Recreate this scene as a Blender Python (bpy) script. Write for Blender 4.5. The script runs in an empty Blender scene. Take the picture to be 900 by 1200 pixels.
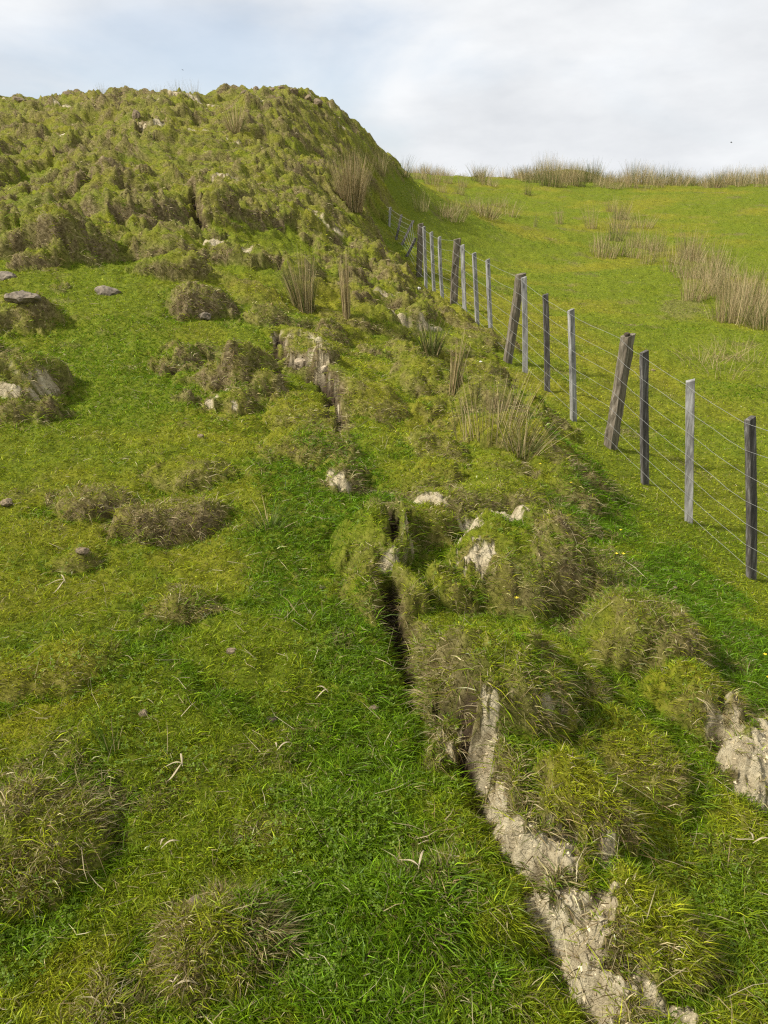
import bpy, math
import numpy as np

# ------------------------------------------------------------------ scene, camera, light
sc = bpy.context.scene
COL = sc.collection
PITCH = math.radians(20.0)
FPX = 900.0                                   # focal length in pixels of the 900x1200 frame

cam_d = bpy.data.cameras.new('camera')
cam = bpy.data.objects.new('camera', cam_d)
COL.objects.link(cam)
cam.location = (0, 0, 0)
cam.rotation_euler = (math.pi / 2 - PITCH, 0, 0)
cam_d.sensor_fit = 'VERTICAL'
cam_d.sensor_height = 24.0
cam_d.lens = 24.0 * FPX / 1200.0
cam_d.clip_start = 0.05
cam_d.clip_end = 9000
sc.camera = cam

SUN_EL, SUN_AZ = math.radians(44), math.radians(-106)    # azimuth from +Y, positive to the right
sd = (math.sin(SUN_AZ) * math.cos(SUN_EL), math.cos(SUN_AZ) * math.cos(SUN_EL), math.sin(SUN_EL))
sun_d = bpy.data.lights.new('sun', 'SUN')
sun_d.energy = 3.9
sun_d.angle = math.radians(6)
sun_d.color = (1.0, 0.95, 0.86)
sun = bpy.data.objects.new('sun', sun_d)
COL.objects.link(sun)
from mathutils import Vector
sun.rotation_euler = Vector(sd).to_track_quat('Z', 'Y').to_euler()

world = bpy.data.worlds.new('World')
sc.world = world
world.use_nodes = True
wn, wl = world.node_tree.nodes, world.node_tree.links
wn.clear()
w_out = wn.new('ShaderNodeOutputWorld')
w_bg = wn.new('ShaderNodeBackground')
w_bg.inputs['Strength'].default_value = 0.1
sky = wn.new('ShaderNodeTexSky')
sky.sky_type = 'NISHITA'
sky.sun_disc = False
sky.sun_elevation = SUN_EL
sky.sun_rotation = SUN_AZ
sky.air_density = 1.0
sky.dust_density = 1.5
tc = wn.new('ShaderNodeTexCoord')
mp = wn.new('ShaderNodeMapping')
mp.inputs['Scale'].default_value = (1.3, 1.3, 3.4)
mp.inputs['Location'].default_value = (0.35, 0.1, 0.2)
wl.new(tc.outputs['Generated'], mp.inputs['Vector'])
n1 = wn.new('ShaderNodeTexNoise')
n1.inputs['Scale'].default_value = 1.6
n1.inputs['Detail'].default_value = 7
n1.inputs['Roughness'].default_value = 0.5
n1.inputs['Distortion'].default_value = 0.5
wl.new(mp.outputs['Vector'], n1.inputs['Vector'])
n2 = wn.new('ShaderNodeTexNoise')
n2.inputs['Scale'].default_value = 3.1
n2.inputs['Detail'].default_value = 6
n2.inputs['Roughness'].default_value = 0.55
wl.new(mp.outputs['Vector'], n2.inputs['Vector'])
# clear-sky window: around one direction, left of the view
sep = wn.new('ShaderNodeVectorMath'); sep.operation = 'DOT_PRODUCT'
wl.new(tc.outputs['Generated'], sep.inputs[0])
_cd = Vector((-0.22, 0.93, 0.235)).normalized()
sep.inputs[1].default_value = tuple(_cd)
mr0 = wn.new('ShaderNodeMapRange')
mr0.inputs['From Min'].default_value = 0.90
mr0.inputs['From Max'].default_value = 1.0
mr0.inputs['To Min'].default_value = 0.0
mr0.inputs['To Max'].default_value = 0.34
wl.new(sep.outputs['Value'], mr0.inputs['Value'])
sub = wn.new('ShaderNodeMath'); sub.operation = 'SUBTRACT'
wl.new(n1.outputs['Fac'], sub.inputs[0]); wl.new(mr0.outputs['Result'], sub.inputs[1])
mr = wn.new('ShaderNodeMapRange')
mr.interpolation_type = 'SMOOTHSTEP'
mr.inputs['From Min'].default_value = 0.08
mr.inputs['From Max'].default_value = 0.40
mr.inputs['To Min'].default_value = 0.42
mr.inputs['To Max'].default_value = 1.0
wl.new(sub.outputs['Value'], mr.inputs['Value'])
ccol = wn.new('ShaderNodeValToRGB')
ccol.color_ramp.elements[0].position = 0.36
ccol.color_ramp.elements[0].color = (0.45, 0.465, 0.485, 1)
ccol.color_ramp.elements[1].position = 0.66
ccol.color_ramp.elements[1].color = (0.575, 0.585, 0.595, 1)
wl.new(n2.outputs['Fac'], ccol.inputs['Fac'])
cmul = wn.new('ShaderNodeVectorMath'); cmul.operation = 'SCALE'
cmul.inputs['Scale'].default_value = 10.0
wl.new(ccol.outputs['Color'], cmul.inputs[0])
smul = wn.new('ShaderNodeVectorMath'); smul.operation = 'SCALE'
smul.inputs['Scale'].default_value = 1.0
wl.new(sky.outputs['Color'], smul.inputs[0])
mix = wn.new('ShaderNodeMix'); mix.data_type = 'RGBA'
wl.new(mr.outputs['Result'], mix.inputs['Factor'])
wl.new(smul.outputs['Vector'], mix.inputs['A'])
wl.new(cmul.outputs['Vector'], mix.inputs['B'])
wl.new(mix.outputs['Result'], w_bg.inputs['Color'])
wl.new(w_bg.outputs['Background'], w_out.inputs['Surface'])

sc.view_settings.view_transform = 'Standard'
sc.view_settings.look = 'None'
sc.view_settings.gamma = 1
sc.view_settings.exposure = 0.74
sc.view_settings.use_curve_mapping = False
sc.cycles.use_denoising = False
sc.cycles.pixel_filter_type = 'BLACKMAN_HARRIS'
sc.cycles.filter_width = 1.25
sc.cycles.max_bounces = 6
sc.cycles.transparent_max_bounces = 4

# ------------------------------------------------------------------ small tools
rng = np.random.default_rng(11)
S, Cc = math.sin(PITCH), math.cos(PITCH)


def ray(px, py):
    """direction of a view ray; its component along the view axis is 1"""
    u, v = (px - 450.0) / FPX, (600.0 - py) / FPX
    return np.array([u, Cc + v * S, -S + v * Cc])


def hash2(ix, iy, seed):
    h = (ix.astype(np.int64) * 374761393 + iy.astype(np.int64) * 668265263 + seed * 1442695041) & 0xFFFFFFFF
    h = ((h ^ (h >> 13)) * 1274126177) & 0xFFFFFFFF
    return ((h ^ (h >> 16)) & 0xFFFFFF).astype(np.float64) / float(0xFFFFFF)


def vnoise(x, y, seed=0):
    """smooth gradient-like noise in -1..1"""
    ix, iy = np.floor(x), np.floor(y)
    fx, fy = x - ix, y - iy
    ux, uy = fx * fx * fx * (fx * (fx * 6 - 15) + 10), fy * fy * fy * (fy * (fy * 6 - 15) + 10)

    def g(a, b):
        ang = hash2(ix + a, iy + b, seed) * 2 * math.pi
        return np.cos(ang) * (fx - a) + np.sin(ang) * (fy - b)
    n0 = g(0, 0) * (1 - ux) + g(1, 0) * ux
    n1_ = g(0, 1) * (1 - ux) + g(1, 1) * ux
    return (n0 * (1 - uy) + n1_ * uy) * 1.5


def fbm(x, y, octaves=4, seed=0, gain=0.5):
    a, s, f = 1.0, 0.0, 1.0
    for o in range(octaves):
        s = s + a * vnoise(x * f + 17.3 * o, y * f - 9.1 * o, seed + o)
        a *= gain
        f *= 2.03
    return s


def sstep(a, b, x):
    t = np.clip((x - a) / (b - a), 0, 1)
    return t * t * (3 - 2 * t)


# ------------------------------------------------------------------ the lie of the land
# surveyed points: (pixel x, pixel y, distance along the view axis)
A = [
    # foreground, from the feet up the slope
    (450, 1200, 1.60), (0, 1200, 1.58), (200, 1150, 1.68), (900, 1200, 1.74), (700, 1150, 1.74), (450, 1050, 1.86),
    (450, 900, 2.30), (0, 1000, 1.95), (300, 1000, 2.0), (600, 1000, 2.03), (900, 1000, 2.2), (0, 880, 2.3),
    (200, 850, 2.42), (0, 750, 2.76), (100, 700, 3.1), (400, 800, 2.70), (400, 700, 3.2), (550, 720, 3.2),
    (700, 850, 2.55), (250, 600, 3.9), (450, 600, 3.95), (0, 600, 3.75), (0, 480, 4.9), (100, 420, 6.2),
    (200, 500, 5.0), (300, 480, 5.2), (150, 350, 8.3),
    # hill, left
    (0, 340, 8.0), (0, 250, 12.0), (0, 180, 17.0), (0, 132, 22.0), (150, 300, 10.0), (250, 340, 8.7),
    (200, 200, 15.0), (100, 220, 14.0), (80, 130, 22.0), (150, 132, 22.3), (220, 131, 22.5), (300, 123, 22.3), (370, 119, 22.5),
    (300, 250, 12.5), (300, 160, 18.5), (350, 160, 19.5), (100, 160, 18.5), (350, 220, 15.5),
    # hill, right shoulder
    (400, 135, 23.0), (425, 158, 24.0), (444, 178, 25.5), (460, 196, 28.0),
    (400, 200, 19.5), (430, 250, 19.0), (400, 300, 13.5), (440, 340, 12.6), (470, 380, 11.0), (430, 210, 22.0),
    (445, 280, 17.0), (465, 310, 16.5),
    # bank between the smooth turf and the ditch
    (340, 330, 10.3), (380, 430, 7.0), (450, 500, 5.6), (540, 560, 4.8), (600, 600, 4.3), (740, 690, 3.7),
    (830, 790, 3.1), (900, 880, 2.72), (450, 420, 8.0), (520, 480, 6.6),
    # ditch
    (520, 420, 9.3), (490, 335, 15.5), (560, 470, 7.9), (610, 500, 7.0), (640, 550, 6.0), (700, 600, 5.1),
    (800, 690, 4.2), (900, 790, 3.4),
    # fence line
    (880, 681, 5.2), (807, 615, 5.9), (756, 567, 6.5), (716, 523, 7.1), (672, 492, 7.9), (641, 461, 8.8),
    (615, 437, 9.4), (576, 397, 11.1), (559, 379, 12.2), (532, 358, 13.8), (508, 343, 15.6), (491, 321, 17.3),
    (470, 287, 20.5), (456, 273, 22.5),
    # paddock
    (900, 620, 6.4), (900, 500, 9.6), (750, 420, 13.0), (900, 400, 15.0), (650, 380, 14.5), (700, 320, 22.0),
    (900, 300, 26.0), (560, 320, 19.5), (520, 280, 25.0), (600, 270, 28.0), (480, 240, 34.0), (560, 230, 38.0),
    (700, 250, 34.0), (800, 220, 42.0), (900, 216, 45.0), (620, 208, 46.0), (700, 213, 46.0), (500, 207, 46.0), (475, 203, 44.0),
]
PTS = np.array([ray(a, b) * t for a, b, t in A])
extra = [  # beside, behind and beyond the view
    (0, 0, -1.62), (-1.5, 0, -1.60), (1.5, 0, -1.75), (0, -2, -1.75), (-3, -3, -1.9), (3, -3, -2.2), (0, -12, -3.2), (-10, -10, -3.0), (12, -10, -3.4),
    (-3, 2, -1.35), (-5, 5, -0.9), (-10, 5, 0.1), (-12, 12, 1.6), (-16, 20, 3.5), (-25, 15, 3.6), (-25, 0, 1.5),
    (-30, 35, 3.8), (-10, 32, 3.6), (-3, 32, 3.1), (-20, 50, 3.4), (0, 40, 2.6), (-6, 27, 3.9), (-14, 28, 3.9),
    (4, 2, -2.35), (6, 5, -2.5), (12, 6, -2.6), (12, 14, -2.2), (22, 20, -1.2), (25, 35, 1.0), (34, 45, 2.9), (40, 20, 0.0), (25, 0, -2.8),
    (0, 58, 2.6), (15, 62, 2.3), (35, 62, 2.3), (-10, 65, 2.6), (60, 40, 2.5), (60, 70, 2.0), (0, 80, 1.5), (40, 85, 1.2), (-50, 60, 3.0), (-60, 10, 2.0), (50, -20, -3.5), (-40, -30, -2.5), (0, -50, -5)]
PTS = np.vstack([PTS, np.array(extra, float)])


def tps_k(r2):
    return 0.5 * r2 * np.log(r2 + 1e-9)


def tps_fit(P, lam):
    n = len(P)
    d2 = ((P[:, None, :2] - P[None, :, :2]) ** 2).sum(-1)
    w = np.maximum(np.hypot(P[:, 0], P[:, 1]), 1.0)
    K = tps_k(d2) + np.diag(lam * w ** 2)
    Q = np.hstack([np.ones((n, 1)), P[:, :2]])
    M = np.zeros((n + 3, n + 3))
    M[:n, :n] = K; M[:n, n:] = Q; M[n:, :n] = Q.T
    return np.linalg.solve(M, np.concatenate([P[:, 2], [0, 0, 0]]))


TW = tps_fit(PTS, 0.01)


def base_z(x, y):
    x = np.asarray(x, float); y = np.asarray(y, float)
    sh = x.shape
    x = x.ravel(); y = y.ravel()
    out = np.empty_like(x)
    for i in range(0, len(x), 60000):
        a, b = x[i:i + 60000], y[i:i + 60000]
        d2 = (a[:, None] - PTS[None, :, 0]) ** 2 + (b[:, None] - PTS[None, :, 1]) ** 2
        out[i:i + 60000] = tps_k(d2) @ TW[:-3] + TW[-3] + TW[-2] * a + TW[-1] * b
    r = np.hypot(x, y)
    far = -4.0 + 2.0 * vnoise(x / 160, y / 160, 5) + 6 * vnoise(x / 600 + 3, y / 600, 6)
    far += 14.6 * np.exp(-(((x - 36) / 20) ** 2 + ((y - 172) / 30) ** 2))
    far += 8.0 * np.exp(-(((x - 70) / 40) ** 2 + ((y - 190) / 30) ** 2))
    k = sstep(62, 110, r)
    return (np.where(k < 1, out, 0) * (1 - k) + far * k).reshape(sh)


def ground_at(px, py):
    """the point of the undisturbed slope that this view ray meets first"""
    d = ray(px, py)
    t = np.exp(np.linspace(math.log(1.0), math.log(70), 900))
    z = base_z(d[0] * t, d[1] * t)
    below = (d[2] * t) < z
    i = int(np.argmax(below)) if below.any() else len(t) - 1
    i = max(i, 1)
    f0, f1 = d[2] * t[i - 1] - z[i - 1], d[2] * t[i] - z[i]
    k = f0 / (f0 - f1 + 1e-12) if below.any() else 0
    tt = t[i - 1] + (t[i] - t[i - 1]) * min(max(k, 0), 1)
    return d[0] * tt, d[1] * tt, tt


# ------------------------------------------------------------------ ground grid (rings round the standing place)
NA, NR = 900, 1250
az_d = np.linspace(math.radians(-41), math.radians(41), NA)
az_l = np.linspace(math.radians(-180), math.radians(-41), 120)[:-1]
az_r = np.linspace(math.radians(41), math.radians(180), 120)[1:]
AZ = np.concatenate([az_l, az_d, az_r])
LR = np.concatenate([np.linspace(math.log(0.25), math.log(0.8), 40)[:-1],
                     np.linspace(math.log(0.8), math.log(60), NR),
                     np.linspace(math.log(60), math.log(4500), 110)[1:]])
nA, nR = len(AZ), len(LR)
AA, RR = np.meshgrid(AZ, np.exp(LR))          # rows = radius
X0, Y0 = RR * np.sin(AA), RR * np.cos(AA)
Z = base_z(X0, Y0)
DX = np.zeros_like(Z); DY = np.zeros_like(Z)
M_soil = np.zeros_like(Z); M_dry = np.zeros_like(Z); M_moss = np.zeros_like(Z); M_lush = np.zeros_like(Z); M_gap = np.zeros_like(Z)

# line of the fence, used to tell the trampled bank from the paddock
FL = np.array([(1.6, 32.0), (1.1, 28.5), (0.45, 25.0), (0.3, 23.0), (0.8, 18.5), (1.65, 13.0), (1.78, 10.0), (2.1, 7.0), (2.5, 4.9), (2.9, 2.5), (3.3, 0.0)])
fx_at_y = np.interp(Y0, FL[::-1, 1], FL[::-1, 0])
side = X0 - fx_at_y                            # >0 in the paddock
bank = 1 - sstep(-0.9, -0.3, side)
near = np.exp(-RR / 40)

# broad unevenness
_u = X0 / np.maximum(Y0, .1)
Z -= (.20 * np.exp(-((_u + .195) / .028) ** 2) - .12 * np.exp(-((_u + .106) / .03) ** 2)) * sstep(19, 23, Y0) * (1 - sstep(33, 40, Y0))
warpx, warpy = 0.25 * fbm(X0 / 0.8, Y0 / 0.8, 3, 3), 0.25 * fbm(X0 / 0.8, Y0 / 0.8, 3, 4)
Z += 0.035 * fbm(X0 / 0.9, Y0 / 0.9, 4, 21) * (0.4 + 0.9 * bank) * sstep(0.5, 1.5, RR)
Z += 0.10 * fbm(X0 / 3.5, Y0 / 3.5, 3, 22) * sstep(3, 8, RR) * (0.5 + 0.5 * bank)
Z += (0.035 * np.abs(fbm(X0 / 0.8, Y0 / 0.45, 3, 24)) + 0.040 * fbm(X0 / 0.30, Y0 / 0.20, 3, 25)) * (1 - bank) * sstep(4, 9, RR)


def block(x, y, rad):
    """sub-block of the grid that covers a disc"""
    r = math.hypot(x, y); a = math.atan2(x, y)
    da = min(math.asin(min(rad / max(r, 1e-6), 0.99)) * 1.05, math.pi)
    i0 = np.searchsorted(LR, math.log(max(r - rad, 0.26))); i1 = np.searchsorted(LR, math.log(r + rad)) + 1
    j0 = np.searchsorted(AZ, a - da); j1 = np.searchsorted(AZ, a + da) + 1
    return slice(max(i0 - 1, 0), i1), slice(max(j0 - 1, 0), j1)


HM = np.zeros_like(Z)


def mound(x, y, rx, ry, h, rot=0.0, wild=False, p=2.6, q=0.9, lean=(0, 0), dry=0.0, soil=0.0, moss=0.0, face=None, rough=0.22, onface=None, moat=0.0, seed=0):
    """a turf-covered clod: dome with an uneven outline; face = compass direction (x,y) of its torn, earthy side"""
    rad = max(rx, ry) * 1.5
    bi, bj = block(x, y, rad)
    xx, yy = X0[bi, bj] - x, Y0[bi, bj] - y
    if xx.size == 0:
        return
    c, s = math.cos(rot), math.sin(rot)
    u, v = (xx * c + yy * s) / rx, (-xx * s + yy * c) / ry
    sz = 0.5 * (rx + ry)
    wn_ = fbm(X0[bi, bj] / (sz * 0.75), Y0[bi, bj] / (sz * 0.75), 4, 100 + seed)
    d = np.hypot(u, v) * (1 + rough * wn_)
    if moat:
        ring = np.exp(-((d - 1.12) / .17) ** 2)
        Z[bi, bj] -= h * moat * ring
        M_lush[bi, bj] = np.maximum(M_lush[bi, bj], .75 * ring)
    f = np.clip(1 - np.clip(d, 0, 1) ** p, 0, 1) ** q
    top = 1 + 0.18 * fbm(X0[bi, bj] / (sz * 0.4), Y0[bi, bj] / (sz * 0.4), 3, 300 + seed)
    if wild:                                   # trampled hummocks merge, they do not pile up
        hf = h * f * top
        w_ = hf > HM[bi, bj]
        add = np.where(w_, hf - HM[bi, bj], 0.22 * np.minimum(hf, HM[bi, bj]) * 0.5)
        HM[bi, bj] += np.where(w_, add, 0)
        Z[bi, bj] += np.where(w_, add, 0)
        DX[bi, bj] = np.where(w_, DX[bi, bj] * .3 + lean[0] * hf, DX[bi, bj])
        DY[bi, bj] = np.where(w_, DY[bi, bj] * .3 + lean[1] * hf, DY[bi, bj])
    else:
        Z[bi, bj] += h * f * top
        DX[bi, bj] += lean[0] * h * f
        DY[bi, bj] += lean[1] * h * f
    rim = np.clip(4 * f * (1 - f), 0, 1) ** 0.6
    body = sstep(0.02, 0.25, f)
    nz = 0.5 + 0.5 * np.clip(fbm(X0[bi, bj] / (sz * 0.5), Y0[bi, bj] / (sz * 0.5), 3, 500 + seed) * 1.6, -1, 1)
    if onface is not None:                     # torn, brown only where the turf breaks off downhill
        wf = sstep(-0.25, 0.55, (xx / rx * onface[0] + yy / ry * onface[1]))
        M_dry[bi, bj] = np.maximum(M_dry[bi, bj] * (1 - .7 * sstep(.7, .95, f) * (1 - wf)), np.clip(dry * rim * wf * (0.5 + 0.7 * nz), 0, 1))
        dry = 0
    if dry:
        M_dry[bi, bj] = np.maximum(M_dry[bi, bj], np.clip(dry * (0.22 * body + 1.0 * rim * (0.15 + 0.85 * nz)), 0, 1))
    if moss:
        M_moss[bi, bj] = np.maximum(M_moss[bi, bj], moss * body * (0.3 + 0.7 * nz))
    if soil:
        w = np.ones_like(f)
        if face is not None:
            n = math.hypot(*face)
            w = sstep(0.05, 0.6, (xx / rx * face[0] + yy / ry * face[1]) / n)
        else:
            w = nz
        M_soil[bi, bj] = np.maximum(M_soil[bi, bj], np.clip(soil * w * rim * (0.55 + 0.9 * nz), 0, 1))


def pm(px, py, wpx, dpx, h, **k):
    """a mound whose foot is seen round pixel (px, py), wpx pixels to each side, reaching dpx pixels up and down the slope"""
    x, y, t = ground_at(px, py)
    x1, y1, _ = ground_at(px, py - dpx)
    x2, y2, _ = ground_at(px, py + dpx)
    ry = 0.5 * math.hypot(x1 - x2, y1 - y2)
    rx = wpx * t / FPX
    if t > 4.4:
        h *= .42 if t > 6 else .58
        k.setdefault('rough', .38)
        k['p'] = min(k.get('p', 2.4), 2.4)
        if k.get('dry', 0) > .5:
            k['dry'] *= .85
    if 'onface' not in k:
        k['onface'] = (.5, -.8)
    k.setdefault('moat', .22 if t < 5.5 else .12)
    if t < 4.4 and k['onface'] is not None:
        k['p'] = max(k.get('p', 2.6), 2.9); k['q'] = min(k.get('q', .8), .8)
    sd_ = int(px * 7 + py) % 97
    mound(x, y, rx, ry, h, rot=-math.atan2(x, y) + k.pop('turn', 0), seed=sd_, **k)
    r_ = np.random.default_rng(sd_)
    if t > 3.0:                                 # smaller lumps break up its outline
        for j in range(5 if t > 4.4 else 3):
            a, q2 = r_.uniform(0, 6.28), r_.uniform(.3, .95)
            s_ = r_.uniform(.25, .45)
            mound(x + rx * q2 * math.cos(a), y + ry * q2 * math.sin(a), rx * s_ * 1.2, max(ry * s_, rx * s_ * .8), h * r_.uniform(.12, .32), rot=a, p=2.6, q=.8,
                  lean=(.1, -.25), dry=k.get('dry', 0) * r_.uniform(.5, 1.1), moss=r_.uniform(0, 1), rough=.35, seed=sd_ + j + 1)


def patch(mask, px, py, wpx, dpx, amt, seed=0, rough=0.5):
    x, y, t = ground_at(px, py)
    x1, y1, _ = ground_at(px, py - dpx)
    x2, y2, _ = ground_at(px, py + dpx)
    ry = 0.5 * math.hypot(x1 - x2, y1 - y2); rx = wpx * t / FPX
    bi, bj = block(x, y, max(rx, ry) * 1.8)
    rot = -math.atan2(x, y); c, s = math.cos(rot), math.sin(rot)
    xx, yy = X0[bi, bj] - x, Y0[bi, bj] - y
    u, v = (xx * c + yy * s) / rx, (-xx * s + yy * c) / ry
    sz = 0.5 * (rx + ry)
    d = np.hypot(u, v) + rough * fbm(X0[bi, bj] / (sz * 0.6), Y0[bi, bj] / (sz * 0.6), 4, 700 + seed)
    mask[bi, bj] = np.maximum(mask[bi, bj], amt * (1 - sstep(0.55, 1.15, d)))


# --- the torn step (scarp) that runs down the foreground, and the smaller ones up the bank
def scarp(pixels, heights, fall, soilw, seed, trench=0.0, tw=0.05):
    P = np.array([ground_at(a, b)[:2] for a, b in pixels])
    H = np.array(heights, float); SWD = np.broadcast_to(np.array(soilw, float), H.shape)
    cx, cy = P.mean(0)
    rad = np.max(np.hypot(P[:, 0] - cx, P[:, 1] - cy)) + fall * 1.5
    bi, bj = block(cx, cy, rad)
    wx = 0.035 * fbm(X0[bi, bj] / 0.13, Y0[bi, bj] / 0.13, 4, 900 + seed)
    wy = 0.035 * fbm(X0[bi, bj] / 0.13, Y0[bi, bj] / 0.13, 4, 940 + seed)
    xs, ys = X0[bi, bj] + wx, Y0[bi, bj] + wy
    best = np.full(xs.shape, 1e9); sg = np.zeros(xs.shape); hh = np.zeros(xs.shape); ss = np.zeros(xs.shape)
    for k in range(len(P) - 1):
        ax, ay = P[k]; bx, by = P[k + 1]
        L2 = (bx - ax) ** 2 + (by - ay) ** 2
        t = ((xs - ax) * (bx - ax) + (ys - ay) * (by - ay)) / L2
        tcl = np.clip(t, 0, 1)
        qx, qy = ax + tcl * (bx - ax), ay + tcl * (by - ay)
        d = np.hypot(xs - qx, ys - qy)
        cr = (bx - ax) * (ys - ay) - (by - ay) * (xs - ax)      # sign: which side
        m = d < best
        best = np.where(m, d, best)
        sg = np.where(m, np.sign(cr), sg)
        hh = np.where(m, H[k] + (H[k + 1] - H[k]) * tcl, hh)
        ss = np.where(m, SWD[k] + (SWD[k + 1] - SWD[k]) * tcl, ss)
    dd = best * sg                                             # + on the left of the direction of travel
    up = sstep(-0.012, 0.045, dd) * (1 - sstep(fall * 0.25, fall, dd))
    nz = 1 + 0.25 * fbm(X0[bi, bj] / 0.2, Y0[bi, bj] / 0.2, 3, 960 + seed)
    Z[bi, bj] += hh * up * nz
    if trench:
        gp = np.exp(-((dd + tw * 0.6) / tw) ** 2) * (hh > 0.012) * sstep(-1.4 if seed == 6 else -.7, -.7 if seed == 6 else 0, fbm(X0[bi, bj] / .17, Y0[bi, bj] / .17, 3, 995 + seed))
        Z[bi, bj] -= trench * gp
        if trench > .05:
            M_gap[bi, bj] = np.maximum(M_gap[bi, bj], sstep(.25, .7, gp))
    sw = ss * (1 + 0.9 * fbm(X0[bi, bj] / 0.11, Y0[bi, bj] / 0.11, 3, 980 + seed))
    sm = sstep(-0.02, 0.0, dd) * (1 - sstep(sw * 0.8, sw * 1.15 + .004, dd)) * (ss > 0.004) * sstep(0.0, 0.04, hh)
    sm *= sstep(-.75, -.15, fbm(X0[bi, bj] / 0.22, Y0[bi, bj] / 0.22, 3, 990 + seed))
    M_soil[bi, bj] = np.maximum(M_soil[bi, bj], sm)
    dm = (1 - sstep(0.0, 0.12, dd - sw)) * sstep(-0.04, 0.0, dd) * 0.8 * (hh > 0.03)
    M_dry[bi, bj] = np.maximum(M_dry[bi, bj], dm)


# smooth green floor between the lumps
for a in [(130, 420, 130, 70, .5), (380, 560, 90, 60, .9), (330, 650, 60, 70, .8), (420, 760, 60, 80, .8), (440, 900, 110, 160, .7),
          (430, 1100, 170, 110, .8), (640, 540, 40, 25, 1), (700, 600, 60, 40, 1), (790, 680, 80, 50, 1), (880, 770, 60, 50, 1), (620, 490, 30, 20, .6),
          (30, 290, 50, 14, .9), (240, 470, 90, 30, .4), (850, 1080, 90, 80, .35)]:
    patch(M_lush, *a, seed=int(a[0]) % 31)
for a in [(120, 1130, 150, 60, .8), (40, 820, 80, 60, .9), (150, 600, 190, 60, .55), (60, 680, 120, 50, .6), (560, 1040, 60, 60, .4), (300, 500, 160, 30, .6),
          (400, 400, 60, 60, .7), (660, 980, 50, 40, .5), (750, 900, 150, 80, .5), (230, 660, 60, 40, .7), (500, 520, 70, 50, .5), (820, 570, 60, 60, .3)]:
    patch(M_moss, *a, seed=int(a[0]) % 29)
for a in [(130, 1170, 60, 40, .6), (110, 940, 40, 40, .6), (20, 940, 40, 50, .7), (200, 610, 60, 22, .95), (120, 585, 30, 14, .9), (215, 700, 30, 18, .7),
          (520, 590, 60, 25, .6), (740, 720, 80, 40, .6), (880, 870, 40, 60, .9), (640, 860, 50, 40, .45), (310, 880, 50, 20, .25), (300, 970, 40, 20, .4),
          (800, 360, 30, 16, .4), (480, 1040, 30, 20, .4), (720, 660, 40, 20, .5)]:
    patch(M_dry, *a, seed=int(a[1]) % 37)

scarp([(486, 790), (492, 805), (505, 822), (538, 850), (560, 900), (578, 960), (604, 1010), (630, 1070), (668, 1140), (715, 1215)],
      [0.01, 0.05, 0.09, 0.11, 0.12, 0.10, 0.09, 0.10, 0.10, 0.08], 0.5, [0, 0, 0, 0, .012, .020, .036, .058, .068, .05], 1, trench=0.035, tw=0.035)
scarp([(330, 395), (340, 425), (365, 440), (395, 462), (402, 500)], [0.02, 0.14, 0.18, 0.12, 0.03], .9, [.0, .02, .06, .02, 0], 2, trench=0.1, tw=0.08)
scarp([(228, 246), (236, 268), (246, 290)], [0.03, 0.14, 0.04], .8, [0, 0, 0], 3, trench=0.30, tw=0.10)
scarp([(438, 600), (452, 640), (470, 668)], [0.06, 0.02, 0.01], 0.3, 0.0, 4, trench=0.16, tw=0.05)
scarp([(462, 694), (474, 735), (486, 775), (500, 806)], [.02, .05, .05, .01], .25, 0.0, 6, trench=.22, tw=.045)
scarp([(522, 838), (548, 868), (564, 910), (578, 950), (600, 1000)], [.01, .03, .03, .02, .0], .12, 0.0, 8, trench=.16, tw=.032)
# bare pale earth
for a in [(682, 1100, 36, 45, 1), (648, 1030, 30, 26, .95), (760, 1195, 70, 20, 1), (712, 1040, 20, 16, .7), (572, 900, 12, 18, .9),
          (880, 900, 46, 36, 1), (850, 860, 30, 30, .5), (500, 596, 26, 8, .7), (558, 680, 24, 10, .9), (570, 622, 32, 9, 1), (45, 420, 32, 13, 1),
          (630, 1180, 30, 20, .35), (810, 760, 14, 10, .7), (545, 650, 22, 10, .8), (592, 642, 34, 12, 1)]:
    patch(M_soil, *a, seed=int(a[0]) % 23, rough=0.6)

R_ = (0.9, -0.5)
# foreground clods
pm(250, 1105, 88, 58, 0.10, onface=None, dry=.62, moss=.7, p=2.0, q=1.1)
pm(30, 985, 95, 70, 0.085, onface=None, dry=.6, moss=.6, p=2.0, q=1.1)
pm(575, 830, 92, 60, 0.18, onface=(-.8, -.8), dry=.7, soil=.4, face=(-0.2, -1), p=3.2, q=.8, lean=(-.15, -.25), moss=.4)
pm(655, 800, 60, 40, 0.10, dry=.6, moss=.5)
pm(608, 668, 84, 40, 0.19, dry=.75, soil=.3, face=(-1, -.2), p=2.2, q=1.0, moss=.3)
pm(645, 650, 50, 26, 0.05, dry=1, p=2.2)
pm(748, 745, 78, 40, 0.14, dry=.7, moss=.8, p=2.4, q=1.0)
pm(812, 822, 56, 32, 0.13, dry=.6, moss=1.0)
pm(895, 890, 50, 44, 0.10, dry=.8, soil=.6, face=(-.4, -1))
pm(680, 985, 60, 36, 0.09, dry=.8, moss=.8)
pm(760, 1120, 70, 60, 0.07, dry=.4, moss=.3)
pm(730, 880, 80, 50, 0.07, dry=.4)
pm(438, 640, 46, 32, 0.17, dry=.35, soil=.5, face=(1, -.4), p=3.4, q=.8, lean=(.3, -.1))
pm(455, 700, 50, 26, 0.10, dry=.5, p=3.0, moss=.4)
pm(402, 556, 24, 18, 0.12, dry=.7, soil=.6, face=(-.5, -1), p=3, lean=(0, -.3))
pm(368, 520, 52, 24, 0.14, dry=.45, moss=.9)
pm(352, 480, 42, 16, 0.12, dry=.4, moss=.7)
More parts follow.
